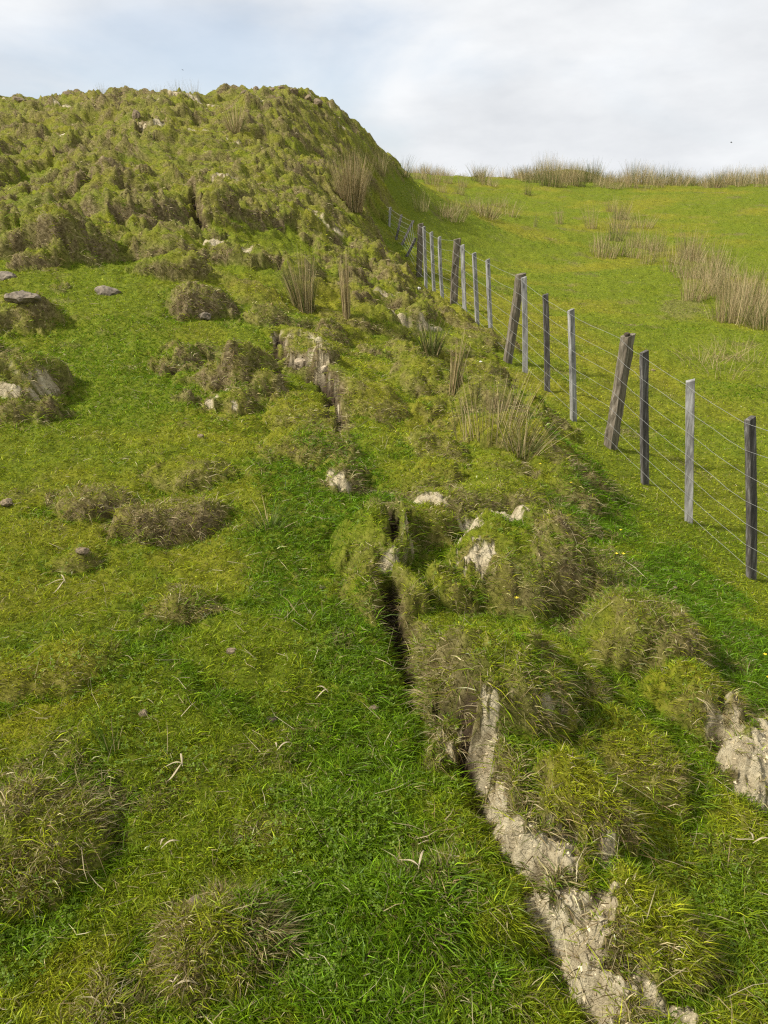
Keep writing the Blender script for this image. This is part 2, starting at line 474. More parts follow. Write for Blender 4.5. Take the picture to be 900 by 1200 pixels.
pm(205, 612, 66, 18, 0.10, dry=1.0, soil=.3, face=(0, -1), p=3, q=.8, lean=(0, -.3))
pm(110, 592, 50, 16, 0.07, dry=.8, p=3)
pm(225, 560, 50, 14, 0.08, dry=.5, moss=.4)
pm(215, 712, 46, 18, 0.05, dry=.6, moss=.9)
pm(90, 655, 30, 12, 0.05, dry=.5)
pm(500, 620, 40, 18, 0.07, dry=.4, moss=.6)
pm(530, 690, 36, 18, 0.08, dry=.3, moss=.5)
pm(505, 530, 36, 14, 0.10, dry=.6, moss=.6)
pm(440, 480, 36, 14, 0.10, dry=.5, moss=.7)
pm(570, 495, 40, 15, 0.18, dry=.9, moss=.5)
pm(330, 760, 120, 60, 0.03)
pm(520, 1060, 120, 60, 0.05, moss=.2)
pm(60, 790, 90, 30, 0.05, moss=.6, dry=.3)
# middle distance tussocks
pm(212, 420, 30, 12, 0.34, dry=1, p=3, q=.8, soil=.3, lean=(0, -.3))
pm(262, 440, 56, 18, 0.34, dry=.95, moss=.3, p=2.4, lean=(.1, -.2))
pm(300, 452, 40, 14, 0.24, dry=.8, moss=.3, p=2.4)
pm(236, 360, 42, 14, 0.46, dry=1, p=2.8, q=.9, lean=(.1, -.3))
pm(270, 470, 30, 8, 0.14, dry=.7, soil=.5)
pm(84, 306, 52, 14, 0.52, dry=.85, moss=.6, p=2.4, soil=.35, face=(-.6, -1), lean=(0, -.2))
pm(182, 268, 36, 9, 0.5, dry=.9, p=2.8, soil=.3, lean=(-.1, -.3))
pm(20, 445, 62, 24, 0.36, dry=.8, soil=.6, face=(.3, -1), p=3.4, q=.7, lean=(0, -.3))
pm(25, 375, 46, 12, 0.40, dry=.7, moss=.6, p=3)
pm(8, 480, 50, 12, 0.16, dry=.8, moss=.5)
pm(60, 472, 28, 7, 0.10, dry=.7, soil=.2)
pm(310, 375, 26, 8, 0.22, dry=.7, soil=.2, face=(-.5, -1), p=3)
pm(300, 350, 34, 7, 0.16, dry=.3, moss=.8)
pm(365, 400, 44, 14, 0.22, moss=.9, dry=.3, soil=.45, face=(-.6, -1), p=3)
pm(390, 395, 20, 7, 0.22, dry=.9, soil=.0, p=3)
pm(258, 262, 24, 8, 0.45, dry=.9, p=2.8)
pm(10, 300, 24, 8, 0.4, dry=.9)
pm(90, 190, 20, 7, 0.5, dry=.9)
pm(190, 180, 22, 7, 0.4, dry=.9)
pm(70, 345, 10, 5, 0.1, dry=.6)
for a in [(470, 420, 26, 9, .2), (505, 440, 26, 9, .22), (440, 380, 28, 9, .25), (480, 385, 22, 8, .22), (455, 350, 24, 7, .3), (430, 320, 24, 7, .35), (545, 490, 22, 8, .12),
          (410, 345, 26, 7, .25), (480, 460, 28, 9, .15), (450, 300, 16, 6, .4), (520, 500, 20, 8, .12)]:
    pm(*a, dry=.55, moss=.5, lean=(.35, -.1))

# hill: hundreds of trampled hummocks in rough contour lines
n_h = 0
lawn = [(110, 410, 110, 50), (150, 330, 40, 22), (60, 215, 40, 26), (330, 290, 40, 16), (90, 250, 26, 14), (280, 330, 30, 14)]
lw = []
for a, b, w_, h_ in lawn:
    gx, gy, gt = ground_at(a, b)
    g1, g2 = ground_at(a, b - h_), ground_at(a, b + h_)
    lw.append((gx, gy, w_ * gt / FPX, 0.5 * math.hypot(g1[0] - g2[0], g1[1] - g2[1])))
for k in range(5200):
    y = rng.uniform(6.5, 30)
    x = rng.uniform(-0.72 * y - 2, np.interp(y, FL[::-1, 1], FL[::-1, 0]) - 0.45)
    r = math.hypot(x, y)
    if y < 9 and x < 0.0 and rng.random() < .8:
        continue
    if any(((x - a) / c) ** 2 + ((y - b) / d) ** 2 < 1 for a, b, c, d in lw):
        continue
    if 14 < y < 23 and x > np.interp(y, FL[::-1, 1], FL[::-1, 0]) - 1.0:
        continue
    if rng.random() > (0.14 if x < .08 * y else .30) + 0.54 * float(sstep(9, 18, r)):
        continue
    sz = float(np.clip(rng.lognormal(-1.62, 0.45), 0.10, 0.50)) * (0.75 + 0.012 * r)
    el = rng.uniform(1.0, 2.3)
    steep = float(sstep(-0.3, 2.5, x + 0.02 * y))
    h = min(sz * rng.uniform(0.38, 0.85), .28 if y < 18.5 else .17) * (1.0 - 0.25 * steep)
    ang = rng.normal(0.1 - 0.5 * steep, 0.5)
    dn = (0.25 + 0.5 * steep, -0.9 + 0.4 * steep)
    le = rng.uniform(0.0, 0.5)
    mound(x, y, sz * el, sz * rng.uniform(0.6, 1.0), h, rot=ang, wild=True, p=rng.uniform(2.4, 5.0), q=rng.uniform(.6, .95),
          lean=(dn[0] * le, dn[1] * le), dry=float(np.clip(rng.normal(0.6, 0.3), 0, 1)), onface=(None if rng.random() < .12 else dn), moss=rng.uniform(0, 0.9), rough=0.28,
          soil=(rng.uniform(.2, .8) if rng.random() < .04 else 0), face=(dn[0], dn[1]), seed=k % 97)
    n_h += 1

for k in range(110):                           # small ledges and lumps between the torn step and the ditch
    y = rng.uniform(3.8, 9.5)
    x = rng.uniform(.05 * y, .26 * y)
    s_ = float(np.clip(rng.lognormal(-1.95, .4), .07, .28))
    if x > np.interp(y, FL[::-1, 1], FL[::-1, 0]) - .75:
        continue
    mound(x, y, s_ * rng.uniform(1, 1.8), s_, s_ * rng.uniform(.3, .65), rot=rng.normal(-.5, .5), wild=True, p=rng.uniform(2, 4), q=.75, lean=(.3, -.15),
          dry=rng.uniform(.2, .8), onface=(.6, -.6), moss=rng.random(), rough=.3, seed=k)
for k in range(46):                            # blocky clods along the brow
    px = rng.uniform(-60, 380); t_ = rng.uniform(21.0, 22.8)
    d_ = ray(px, 118); x, y = d_[0] * t_, d_[1] * t_
    s_ = rng.uniform(.12, .32)
    mound(x, y, s_ * rng.uniform(.8, 1.5), s_, min(s_ * rng.uniform(.7, 1.1), .26), rot=rng.normal(0, .4), wild=True, p=rng.uniform(3, 6), q=.6, dry=rng.uniform(.3, 1), moss=rng.random(), rough=.3, seed=k)
for k in range(5200):                          # small knobbly clods packed between the larger ones
    y = rng.uniform(10.5, 25); x = rng.uniform(-0.62 * y, np.interp(y, FL[::-1, 1], FL[::-1, 0]) - (1.0 if y < 23 else .3))
    if rng.random() > sstep(9, 16, math.hypot(x, y)) * .9 or any(((x - a) / c) ** 2 + ((y - b) / d) ** 2 < 1 for a, b, c, d in lw):
        continue
    if vnoise(np.array([x / 2.6]), np.array([y / 2.2]), 88)[0] < -.28:
        continue
    s_ = rng.uniform(.09, .20)
    mound(x, y, s_ * rng.uniform(1.0, 1.7), s_, min(s_ * rng.uniform(.85, 1.5), .21), rot=rng.normal(-.2, .4), wild=True, p=rng.uniform(3, 6), q=.6, lean=(.12, -.2),
          dry=rng.uniform(.2, .9), onface=((.4, -.8) if rng.random() < .75 else None), moss=rng.random(), rough=.2, seed=k % 97)
hill = (1 - sstep(-1.2, -0.2, side)) * sstep(7, 13, RR)
Z += 0.05 * fbm(X0 / 0.35, Y0 / 0.22, 4, 31) * hill
mid = bank * (1 - hill) * sstep(.2, .9, X0) * sstep(4.2, 5.5, RR)
bx, by = X0 + 0.18 * fbm(X0 / .5, Y0 / .5, 2, 81), Y0 + 0.18 * fbm(X0 / .5, Y0 / .5, 2, 82)
bill = np.abs(vnoise((bx + .5 * by) / 1.5, by / 0.70, 83)) + 0.5 * np.abs(vnoise((bx + .4 * by) / 0.62 + 5, by / 0.36, 84)) + .36 * np.abs(vnoise(bx / 0.26, by / 0.17, 85))
calm = sstep(-.35, .35, fbm(X0 / 2.4, Y0 / 1.9, 3, 87))      # some stretches are left almost smooth
Z += (0.09 + .27 * calm) * bill * np.maximum(hill, .55 * mid)                        # rounded lumps parted by sharp creases
M_dry = np.clip(M_dry + .45 * hill * calm * sstep(.50, 1.0, bill + .25 * vnoise(bx / .9, by / .9, 86)), 0, 1)
M_moss = np.clip(M_moss * (1 - .5 * hill * sstep(.5, .2, bill)), 0, 1)
Z += 0.018 * fbm(X0 / 0.14, Y0 / 0.14, 4, 41) * (bank * 0.8 + 0.2) * sstep(0.4, 1.0, RR) * (1 - sstep(10, 25, RR))
M_dry = np.clip(M_dry + 0.25 * hill * sstep(0.2, 1.0, fbm(X0 / 0.5, Y0 / 0.4, 4, 33)), 0, 1)
M_moss = np.clip(M_moss + 0.5 * sstep(-0.1, 0.8, fbm(X0 / 1.3, Y0 / 1.3, 4, 35)) * (0.35 + 0.65 * bank), 0, 1)
M_dry = np.clip(M_dry + 0.35 * bank * (1 - hill) * sstep(0.35, 1.0, fbm(X0 / 0.28, Y0 / 0.28, 4, 37)), 0, 1)
pad = 1 - bank
Z -= .42 * np.exp(-((side + .6) / .6) ** 2) * sstep(14, 16.5, Y0) * (1 - sstep(22, 25, Y0))   # hollow where the fence meets the hill
M_moss = np.clip(M_moss + 1.0 * pad * sstep(-.2, .7, fbm(X0 / 4.5, Y0 / 3.2, 4, 91)) * sstep(4, 10, RR), 0, 1)
M_dry = np.clip(M_dry + .5 * pad * sstep(.30, 1.1, fbm(X0 / 1.1, Y0 / .8, 5, 92)) * sstep(3, 8, RR), 0, 1)
M_lush = np.clip(M_lush + .7 * pad * sstep(.1, .9, fbm(X0 / 2.5, Y0 / 2.0, 4, 93)), 0, 1)
Z += .07 * sstep(.3, 1.0, np.abs(fbm(X0 / 2.0, Y0 / .9, 3, 94))) * pad * sstep(8, 14, RR)
M_veg = np.zeros_like(Z)                       # turf that has crept back over the bare strip
for a in [(596, 930, 22, 9, 1), (622, 992, 26, 9, 1), (664, 1066, 30, 9, .9), (560, 870, 14, 10, 1)]:
    patch(M_veg, *a, seed=int(a[0]) % 19, rough=.8)
M_soil *= 1 - M_veg
M_soil *= 1 - 0.7 * (1 - bank)
# ragged edges for the bare earth, and its crumbly relief
eg = fbm(X0 / 0.05, Y0 / 0.05, 3, 51) * (1 - sstep(6, 12, RR))
M_soil = sstep(0.38, 0.62, M_soil + 0.16 * eg)
soil_z = 0.009 * fbm(X0 / 0.07, Y0 / 0.07, 5, 52, 0.6) + 0.010 * (1 - np.abs(fbm(X0 / 0.045, Y0 / 0.06, 3, 53)) * 2)
Z += (soil_z - 0.012) * M_soil * (1 - sstep(8, 16, RR))

PX, PY, PZ = X0 + DX, Y0 + DY, Z
# normals of the sheet
def grad(Q):
    return np.gradient(Q, axis=0), np.gradient(Q, axis=1)
gx, gy, gz = grad(PX), grad(PY), grad(PZ)
NX = gy[1] * gz[0] - gz[1] * gy[0]
NY = gz[1] * gx[0] - gx[1] * gz[0]
NZ = gx[1] * gy[0] - gy[1] * gx[0]
nl = np.sqrt(NX ** 2 + NY ** 2 + NZ ** 2) + 1e-12
NX, NY, NZ = NX / nl, NY / nl, NZ / nl
M_dry = np.clip(M_dry + .3 * bank * sstep(2.5, 5, RR) * sstep(.58, .3, NZ), 0, 1)      # turf dies back where it breaks off steeply


def new_mesh(name, co, tris=None, quads=None, smooth=False):
    me = bpy.data.meshes.new(name)
    me.vertices.add(len(co))
    me.vertices.foreach_set('co', np.ascontiguousarray(co, np.float32).ravel())
    F = quads if quads is not None else tris
    k = F.shape[1]
    me.loops.add(F.size)
    me.loops.foreach_set('vertex_index', np.ascontiguousarray(F, np.int32).ravel())
    me.polygons.add(len(F))
    me.polygons.foreach_set('loop_start', np.arange(0, F.size, k, dtype=np.int32))
    me.polygons.foreach_set('loop_total', np.full(len(F), k, np.int32))
    me.update(calc_edges=True)
    me.polygons.foreach_set('use_smooth', np.full(len(F), smooth, bool))
    return me


def add_obj(name, me, mat, parent=None, **props):
    o = bpy.data.objects.new(name, me)
    COL.objects.link(o)
    if mat is not None:
        me.materials.clear(); me.materials.append(mat)
    if parent is not None:
        o.parent = parent
    for k, v in props.items():
        o[k] = v
    return o


def put_color(me, name, rgba):
    at = me.color_attributes.new(name, 'FLOAT_COLOR', 'POINT')
    at.data.foreach_set('color', np.ascontiguousarray(rgba, np.float32).ravel())


# ------------------------------------------------------------------ materials
def nm(name):
    m = bpy.data.materials.new(name); m.use_nodes = True
    n, l = m.node_tree.nodes, m.node_tree.links
    n.clear()
    out = n.new('ShaderNodeOutputMaterial'); b = n.new('ShaderNodeBsdfPrincipled')
    l.new(b.outputs[0], out.inputs[0])
    return m, n, l, b, out


def noise_node(n, l, scale, detail=5, rough=.6, vec=None):
    t = n.new('ShaderNodeTexNoise')
    t.inputs['Scale'].default_value = scale; t.inputs['Detail'].default_value = detail; t.inputs['Roughness'].default_value = rough
    if vec is not None:
        l.new(vec, t.inputs['Vector'])
    return t


def ramp(n, l, fac, stops):
    r = n.new('ShaderNodeValToRGB')
    e = r.color_ramp.elements
    while len(e) < len(stops):
        e.new(0.5)
    for i, (p_, c_) in enumerate(stops):
        e[i].position = p_; e[i].color = (*c_, 1)
    l.new(fac, r.inputs['Fac'])
    return r


def mixc(n, l, fac, a, b):
    m = n.new('ShaderNodeMix'); m.data_type = 'RGBA'
    if isinstance(fac, float):
        m.inputs['Factor'].default_value = fac
    else:
        l.new(fac, m.inputs['Factor'])
    for k, v in (('A', a), ('B', b)):
        if isinstance(v, tuple):
            m.inputs[k].default_value = (*v, 1)
        else:
            l.new(v, m.inputs[k])
    return m.outputs['Result']


def ground_material():
    m, n, l, b, out = nm('turf and earth')
    at = n.new('ShaderNodeAttribute'); at.attribute_name = 'cover'
    sp = n.new('ShaderNodeSeparateColor'); l.new(at.outputs['Color'], sp.inputs['Color'])
    geo = n.new('ShaderNodeNewGeometry')
    P = geo.outputs['Position']
    nf = noise_node(n, l, 26, 8, .7, P)
    nc = noise_node(n, l, 2.2, 6, .6, P)
    green = ramp(n, l, nf.outputs['Fac'], [(0.30, (0.045, 0.062, 0.006)), (0.50, (0.11, 0.140, 0.009)), (0.72, (0.20, 0.21, 0.020))])
    yel = ramp(n, l, nf.outputs['Fac'], [(0.30, (0.070, 0.072, 0.008)), (0.55, (0.18, 0.175, 0.015)), (0.75, (0.28, 0.25, 0.035))])
    dry = ramp(n, l, nf.outputs['Fac'], [(0.30, (0.040, 0.028, 0.012)), (0.52, (0.15, 0.115, 0.055)), (0.75, (0.33, 0.27, 0.15))])
    ns = noise_node(n, l, 9, 10, .75, P)
    soil = ramp(n, l, ns.outputs['Fac'], [(0.28, (0.16, 0.115, 0.065)), (0.40, (0.36, 0.295, 0.18)), (0.56, (0.53, 0.455, 0.295)), (0.8, (0.68, 0.60, 0.42))])
    c = mixc(n, l, sp.outputs['Blue'], green.outputs['Color'], yel.outputs['Color'])
    c = mixc(n, l, sp.outputs['Green'], c, dry.outputs['Color'])
    c = mixc(n, l, sp.outputs['Red'], c, soil.outputs['Color'])
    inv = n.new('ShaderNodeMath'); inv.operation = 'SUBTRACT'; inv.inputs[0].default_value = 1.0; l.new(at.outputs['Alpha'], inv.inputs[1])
    c = mixc(n, l, inv.outputs[0], c, (.055, .038, .022))      # earth coloured darker brown inside the open cracks
    l.new(c, b.inputs['Base Color'])
    b.inputs['Roughness'].default_value = 0.95
    b.inputs['Specular IOR Level'].default_value = 0.1
    bp = n.new('ShaderNodeBump'); bp.inputs['Strength'].default_value = 0.8; bp.inputs['Distance'].default_value = 0.02
    nb = noise_node(n, l, 45, 8, .75, P)
    vo = n.new('ShaderNodeTexVoronoi'); vo.feature = 'DISTANCE_TO_EDGE'; vo.inputs['Scale'].default_value = 8
    nw = noise_node(n, l, 14, 5, .6, P)
    wv = n.new('ShaderNodeVectorMath'); wv.operation = 'MULTIPLY_ADD'; wv.inputs[1].default_value = (.12, .12, .12)
    l.new(nw.outputs['Color'], wv.inputs[0]); l.new(P, wv.inputs[2]); l.new(wv.outputs['Vector'], vo.inputs['Vector'])
    ce = n.new('ShaderNodeMapRange'); ce.inputs['From Max'].default_value = .03; ce.inputs['To Max'].default_value = .5; l.new(vo.outputs['Distance'], ce.inputs['Value'])
    n9 = noise_node(n, l, 16, 9, .7, P)
    a1 = n.new('ShaderNodeMath'); a1.operation = 'MULTIPLY_ADD'; a1.inputs[1].default_value = 2.6
    l.new(n9.outputs['Fac'], a1.inputs[0]); l.new(ce.outputs['Result'], a1.inputs[2])
    a2 = n.new('ShaderNodeMath'); a2.operation = 'MULTIPLY'; l.new(a1.outputs[0], a2.inputs[0]); l.new(sp.outputs['Red'], a2.inputs[1])
    a3 = n.new('ShaderNodeMath'); a3.operation = 'ADD'; l.new(a2.outputs[0], a3.inputs[0]); l.new(nb.outputs['Fac'], a3.inputs[1])
    l.new(a3.outputs[0], bp.inputs['Height']); l.new(bp.outputs['Normal'], b.inputs['Normal'])
    return m


def blade_material(name, trans=0.35):
    m, n, l, b, out = nm(name)
    at = n.new('ShaderNodeAttribute'); at.attribute_name = 'tint'
    n.remove(b)
    df = n.new('ShaderNodeBsdfDiffuse'); tr = n.new('ShaderNodeBsdfTranslucent')
    gl = n.new('ShaderNodeBsdfGlossy'); gl.inputs['Roughness'].default_value = 0.45
    gl.inputs['Color'].default_value = (.8, .8, .8, 1)
    l.new(at.outputs['Color'], df.inputs['Color']); l.new(at.outputs['Color'], tr.inputs['Color'])
    mx = n.new('ShaderNodeMixShader'); mx.inputs[0].default_value = trans
    l.new(df.outputs[0], mx.inputs[1]); l.new(tr.outputs[0], mx.inputs[2])
    m2 = n.new('ShaderNodeMixShader'); m2.inputs[0].default_value = 0.012
    l.new(mx.outputs[0], m2.inputs[1]); l.new(gl.outputs[0], m2.inputs[2])
    l.new(m2.outputs[0], out.inputs[0])
    return m


MAT_GROUND = ground_material()
MAT_BLADE = blade_material('grass blades')
MAT_RUSH = blade_material('rush stems', 0.2)

# ------------------------------------------------------------------ ground sheet
co = np.stack([PX, PY, PZ], -1).reshape(-1, 3)
I = np.arange(nR * nA).reshape(nR, nA)
q = np.stack([I[:-1, :-1], I[:-1, 1:], I[1:, 1:], I[1:, :-1]], -1).reshape(-1, 4)[:, ::-1]
gme = new_mesh('ground', co, quads=q, smooth=True)
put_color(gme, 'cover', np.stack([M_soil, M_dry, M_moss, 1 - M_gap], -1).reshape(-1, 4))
ground = add_obj('ground', gme, MAT_GROUND, kind='structure')


def samp(Q, a, lr):
    """bilinear look-up of a grid field at azimuth a, log radius lr"""
    ja = np.interp(a, AZ, np.arange(nA)); ir = np.interp(lr, LR, np.arange(nR))
    j = np.clip(ja.astype(int), 0, nA - 2); i = np.clip(ir.astype(int), 0, nR - 2)
    fj, fi = ja - j, ir - i
    return (Q[i, j] * (1 - fi) * (1 - fj) + Q[i, j + 1] * (1 - fi) * fj + Q[i + 1, j] * fi * (1 - fj) + Q[i + 1, j + 1] * fi * fj)


def on_ground(x, y):
    """point of the finished ground over the undisturbed position x, y"""
    a, lr = math.atan2(x, y), math.log(math.hypot(x, y))
    a, lr = np.array([a]), np.array([lr])
    return np.array([float(samp(PX, a, lr)[0]), float(samp(PY, a, lr)[0]), float(samp(PZ, a, lr)[0])])


# ------------------------------------------------------------------ grass
def blades(name, P, D, L, W, bend, colr, label=None, mat=MAT_BLADE, kind='stuff'):
    """P roots, D start direction, L length, W width, bend = drop direction/amount; one curved pointed blade each"""
    n = len(P)
    D = D / (np.linalg.norm(D, axis=1, keepdims=True) + 1e-9)
    view = rng.normal(size=(n, 3)); view[:, 2] *= 0.2
    Sd = np.cross(D, view); Sd /= np.linalg.norm(Sd, axis=1, keepdims=True) + 1e-9
    L = L[:, None]; W = W[:, None]
    p0 = P - D * 0.004
    p1 = P + D * L * 0.5 + bend * L * 0.12
    p2 = P + D * L * 0.95 + bend * L * 0.55
    V = np.stack([p0 - Sd * W * .5, p0 + Sd * W * .5, p1 - Sd * W * .42, p1 + Sd * W * .42, p2], 1).reshape(-1, 3)
    b = np.arange(n)[:, None] * 5
    T = np.concatenate([b + np.array([[0, 1, 3]]), b + np.array([[0, 3, 2]]), b + np.array([[2, 3, 4]])], 1).reshape(-1, 3)
    me = new_mesh(name, V, tris=T)
    put_color(me, 'tint', np.repeat(np.concatenate([colr, np.ones((n, 1))], 1), 5, axis=0))
    o = add_obj(name, me, mat)
    if kind:
        o['kind'] = kind
    return o


def scatter(n, a0, a1, r0, r1):
    return rng.uniform(math.radians(a0), math.radians(a1), n), rng.uniform(math.log(r0), math.log(r1), n)


def lerp3(c0, c1, k):
    return np.array(c0)[None] * (1 - k[:, None]) + np.array(c1)[None] * k[:, None]


G_LUSH, G_MID, G_YEL = (0.090, 0.175, 0.005), (0.145, 0.210, 0.006), (0.285, 0.29, 0.014)
C_STRAW, C_BROWN, C_DARK = (0.52, 0.44, 0.25), (0.23, 0.165, 0.075), (0.08, 0.052, 0.024)


def turf(n, r0, r1, name, a0=-39, a1=39):
    a, lr = scatter(n, a0, a1, r0, r1)
    soil, dry, moss, lush = (samp(Q, a, lr) for Q in (M_soil, M_dry, M_moss, M_lush))
    P = np.stack([samp(PX, a, lr), samp(PY, a, lr), samp(PZ, a, lr)], 1)
    N = np.stack([samp(NX, a, lr), samp(NY, a, lr), samp(NZ, a, lr)], 1)
    x, y = P[:, 0], P[:, 1]
    r = np.exp(lr)
    tuftn = fbm(x / 0.07, y / 0.07, 2, 61)
    keep = rng.random(len(a)) > soil * .95
    keep &= rng.random(len(a)) > .93 * samp(M_gap, a, lr)
    keep &= rng.random(len(a)) > 0.25 * dry + 0.25 * sstep(0.1, -0.6, tuftn)
    P, N, x, y, r, soil, dry, moss, lush, tuftn = (Q[keep] for Q in (P, N, x, y, r, soil, dry, moss, lush, tuftn))
    m = len(P)
    far = np.maximum(r / 3.0, 1.0)
    L = (0.021 + 0.014 * lush + 0.014 * np.clip(tuftn, -1, 1) + 0.010 * dry) * rng.lognormal(0, .38, m)
    L = np.clip(L, .009, .15) * (0.82 + 0.04 * far ** 0.7)
    W = (0.0017 + 0.0012 * rng.random(m)) * far ** 0.8 * (1 + .3 * lush)
    ang = 2 * math.pi * rng.random(m)
    fa = 3 * fbm(x / 0.12, y / 0.12, 2, 62)
    lean = rng.normal(0, .55, m)
    hor = np.stack([np.cos(ang) * .8 + .25 * np.cos(fa), np.sin(ang) * .8 + .25 * np.sin(fa), np.zeros(m)], 1)
    D = N * 0.45 + np.array([[0, 0, .55]]) + hor * (0.35 + 1.1 * rng.random((m, 1)))
    bend = hor * 0.7 + np.array([[0, 0, -.55]]) + N * np.array([[1, 1, 0]]) * 0.5
    k = np.clip(moss * .6 + rng.normal(.26, .27, m) + 0.12 * (r > 4) - lush * .75, 0, 1)
    col = lerp3(G_MID, G_YEL, k)
    kl = np.clip(lush * 1.0 + rng.normal(-.02, .2, m), 0, 1)[:, None]
    col = col * (1 - kl) + np.array([G_LUSH]) * kl
    # dead blades among the live ones
    dd = rng.random(m) < np.clip(0.04 + dry * .85 + .05 * moss, 0, .9)
    sd_ = rng.random(m)
    dc = np.where((sd_ < .42)[:, None], lerp3(C_BROWN, C_STRAW, rng.random(m)), lerp3(C_DARK, C_BROWN, rng.random(m)))
    mg = rng.uniform(.0, .35, m)[:, None]
    col = np.where(dd[:, None], dc * (1 - mg) + col * mg, col)
    col *= rng.lognormal(0, .36, m)[:, None]
    return blades(name, P, D, L, W, bend, np.clip(col, 0, .8))


import os
Q_ = float(os.environ.get('GRASS_Q', '1'))
turf(int(560000 * Q_), 0.7, 5.0, 'turf_grass')
turf(int(520000 * Q_), 5.0, 48.0, 'turf_grass', -32, 32)
turf(int(25000 * Q_), 0.7, 20.0, 'turf_grass', -75, -39)
turf(int(25000 * Q_), 0.7, 20.0, 'turf_grass', 39, 75)


def shag(n, r0, r1, name):
    """long dead grass hanging down the sides of the clods"""
    a, lr = scatter(n * 6, -38, 36, r0, r1)
    dry = samp(M_dry, a, lr); soil = samp(M_soil, a, lr)
    N = np.stack([samp(NX, a, lr), samp(NY, a, lr), samp(NZ, a, lr)], 1)
    w = np.clip((dry - .2) * .75, 0, 1) * (1 - .75 * soil) * (0.45 + 1.0 * (1 - N[:, 2]))
    keep = rng.random(len(a)) < w
    a, lr, dry, N = a[keep][:n], lr[keep][:n], dry[keep][:n], N[keep][:n]
    P = np.stack([samp(PX, a, lr), samp(PY, a, lr), samp(PZ, a, lr)], 1)
    m = len(P); r = np.exp(lr); far = np.maximum(r / 3.0, 1)
    hz = N * np.array([[1, 1, 0]])
    ang = 2 * math.pi * rng.random(m)
    jit = np.stack([np.cos(ang), np.sin(ang), np.zeros(m)], 1)
    L = np.clip(rng.lognormal(-3.25, .45, m), .012, .12) * (0.84 + .07 * far ** .7)
    W = (0.0018 + .0014 * rng.random(m)) * far ** .85
    D = N * .6 + hz * .45 + jit * .85 + np.array([[0, 0, .15]]) * rng.normal(1, 1, (m, 1))
    bend = hz * .3 + jit * .4 + np.array([[0, 0, -1.0]])
    s = rng.random(m)
    col = np.where((s < .42)[:, None], lerp3(C_BROWN, C_STRAW, rng.random(m)),
                   np.where((s < .58)[:, None], lerp3(C_DARK, C_BROWN, rng.random(m)), lerp3(G_MID, G_YEL, rng.random(m))))
    col = col * rng.lognormal(0, .2, m)[:, None]
    return blades(name, P, D, L, W, bend, np.clip(col, 0, .8))


shag(int(60000 * Q_), 0.9, 6.0, 'dry_grass')
shag(int(75000 * Q_), 6.0, 30.0, 'dry_grass')



def straws(n, name):
    """bleached straws lying about on the turf"""
    a, lr = scatter(n, -38, 38, 1.0, 9.0)
    P = np.stack([samp(PX, a, lr), samp(PY, a, lr), samp(PZ, a, lr) + .012], 1)
    N = np.stack([samp(NX, a, lr), samp(NY, a, lr), samp(NZ, a, lr)], 1)
    r = np.exp(lr); m = n
    D = np.cross(N, rng.normal(size=(m, 3))); D += N * rng.uniform(.05, .5, (m, 1))
    L = np.clip(rng.lognormal(-2.9, .5, m), .02, .16)
    W = (0.0013 + .0012 * rng.random(m)) * np.maximum(r / 3, 1) ** .6
    col = lerp3((.30, .22, .10), (.62, .54, .34), rng.random(m))
    return blades(name, P, D, L, W, rng.normal(0, .45, (m, 3)) - N * .25, col)


straws(2800, 'dry_straw')


def clover(n, name):
    """three-lobed leaves pressed into the near turf"""
    a, lr = scatter(n, -37, 37, 1.1, 6.0)
    cl = fbm(samp(PX, a, lr) / .35, samp(PY, a, lr) / .35, 3, 66)
    so = samp(M_soil, a, lr); dr = samp(M_dry, a, lr)
    kp = (cl > .15) & (so < .2) & (dr < .5)
    a, lr = a[kp], lr[kp]; m = len(a)
    P = np.stack([samp(PX, a, lr), samp(PY, a, lr), samp(PZ, a, lr) + rng.uniform(.010, .026, m)], 1)
    N = np.stack([samp(NX, a, lr), samp(NY, a, lr), samp(NZ, a, lr)], 1) + rng.normal(0, .3, (m, 3)); N /= np.linalg.norm(N, axis=1, keepdims=True)
    U = np.cross(N, rng.normal(size=(m, 3))); U /= np.linalg.norm(U, axis=1, keepdims=True); W_ = np.cross(N, U)
    sz = rng.uniform(.0035, .0065, m)[:, None]
    V = []; ncv = 0
    for k in range(3):
        c, s_ = math.cos(k * 2.094), math.sin(k * 2.094)
        A_, B_ = U * c + W_ * s_, -U * s_ + W_ * c
        V += [P, P + (A_ * .9 + B_ * .55) * sz + N * sz * .15, P + A_ * sz * 1.35 + N * sz * .3, P + (A_ * .9 - B_ * .55) * sz + N * sz * .15]
    V = np.stack(V, 1).reshape(-1, 3); b = np.arange(m)[:, None] * 12
    Q = (b + np.array([[0, 1, 2, 3, 4, 5, 6, 7, 8, 9, 10, 11]])).reshape(-1, 4)
    me = new_mesh(name, V, quads=Q)
    col = lerp3((.085, .15, .010), (.17, .24, .020), rng.random(m))
    put_color(me, 'tint', np.repeat(np.concatenate([col, np.ones((m, 1))], 1), 12, axis=0))
    add_obj(name, me, MAT_BLADE, kind='stuff')


clover(26000, 'clover_leaves')


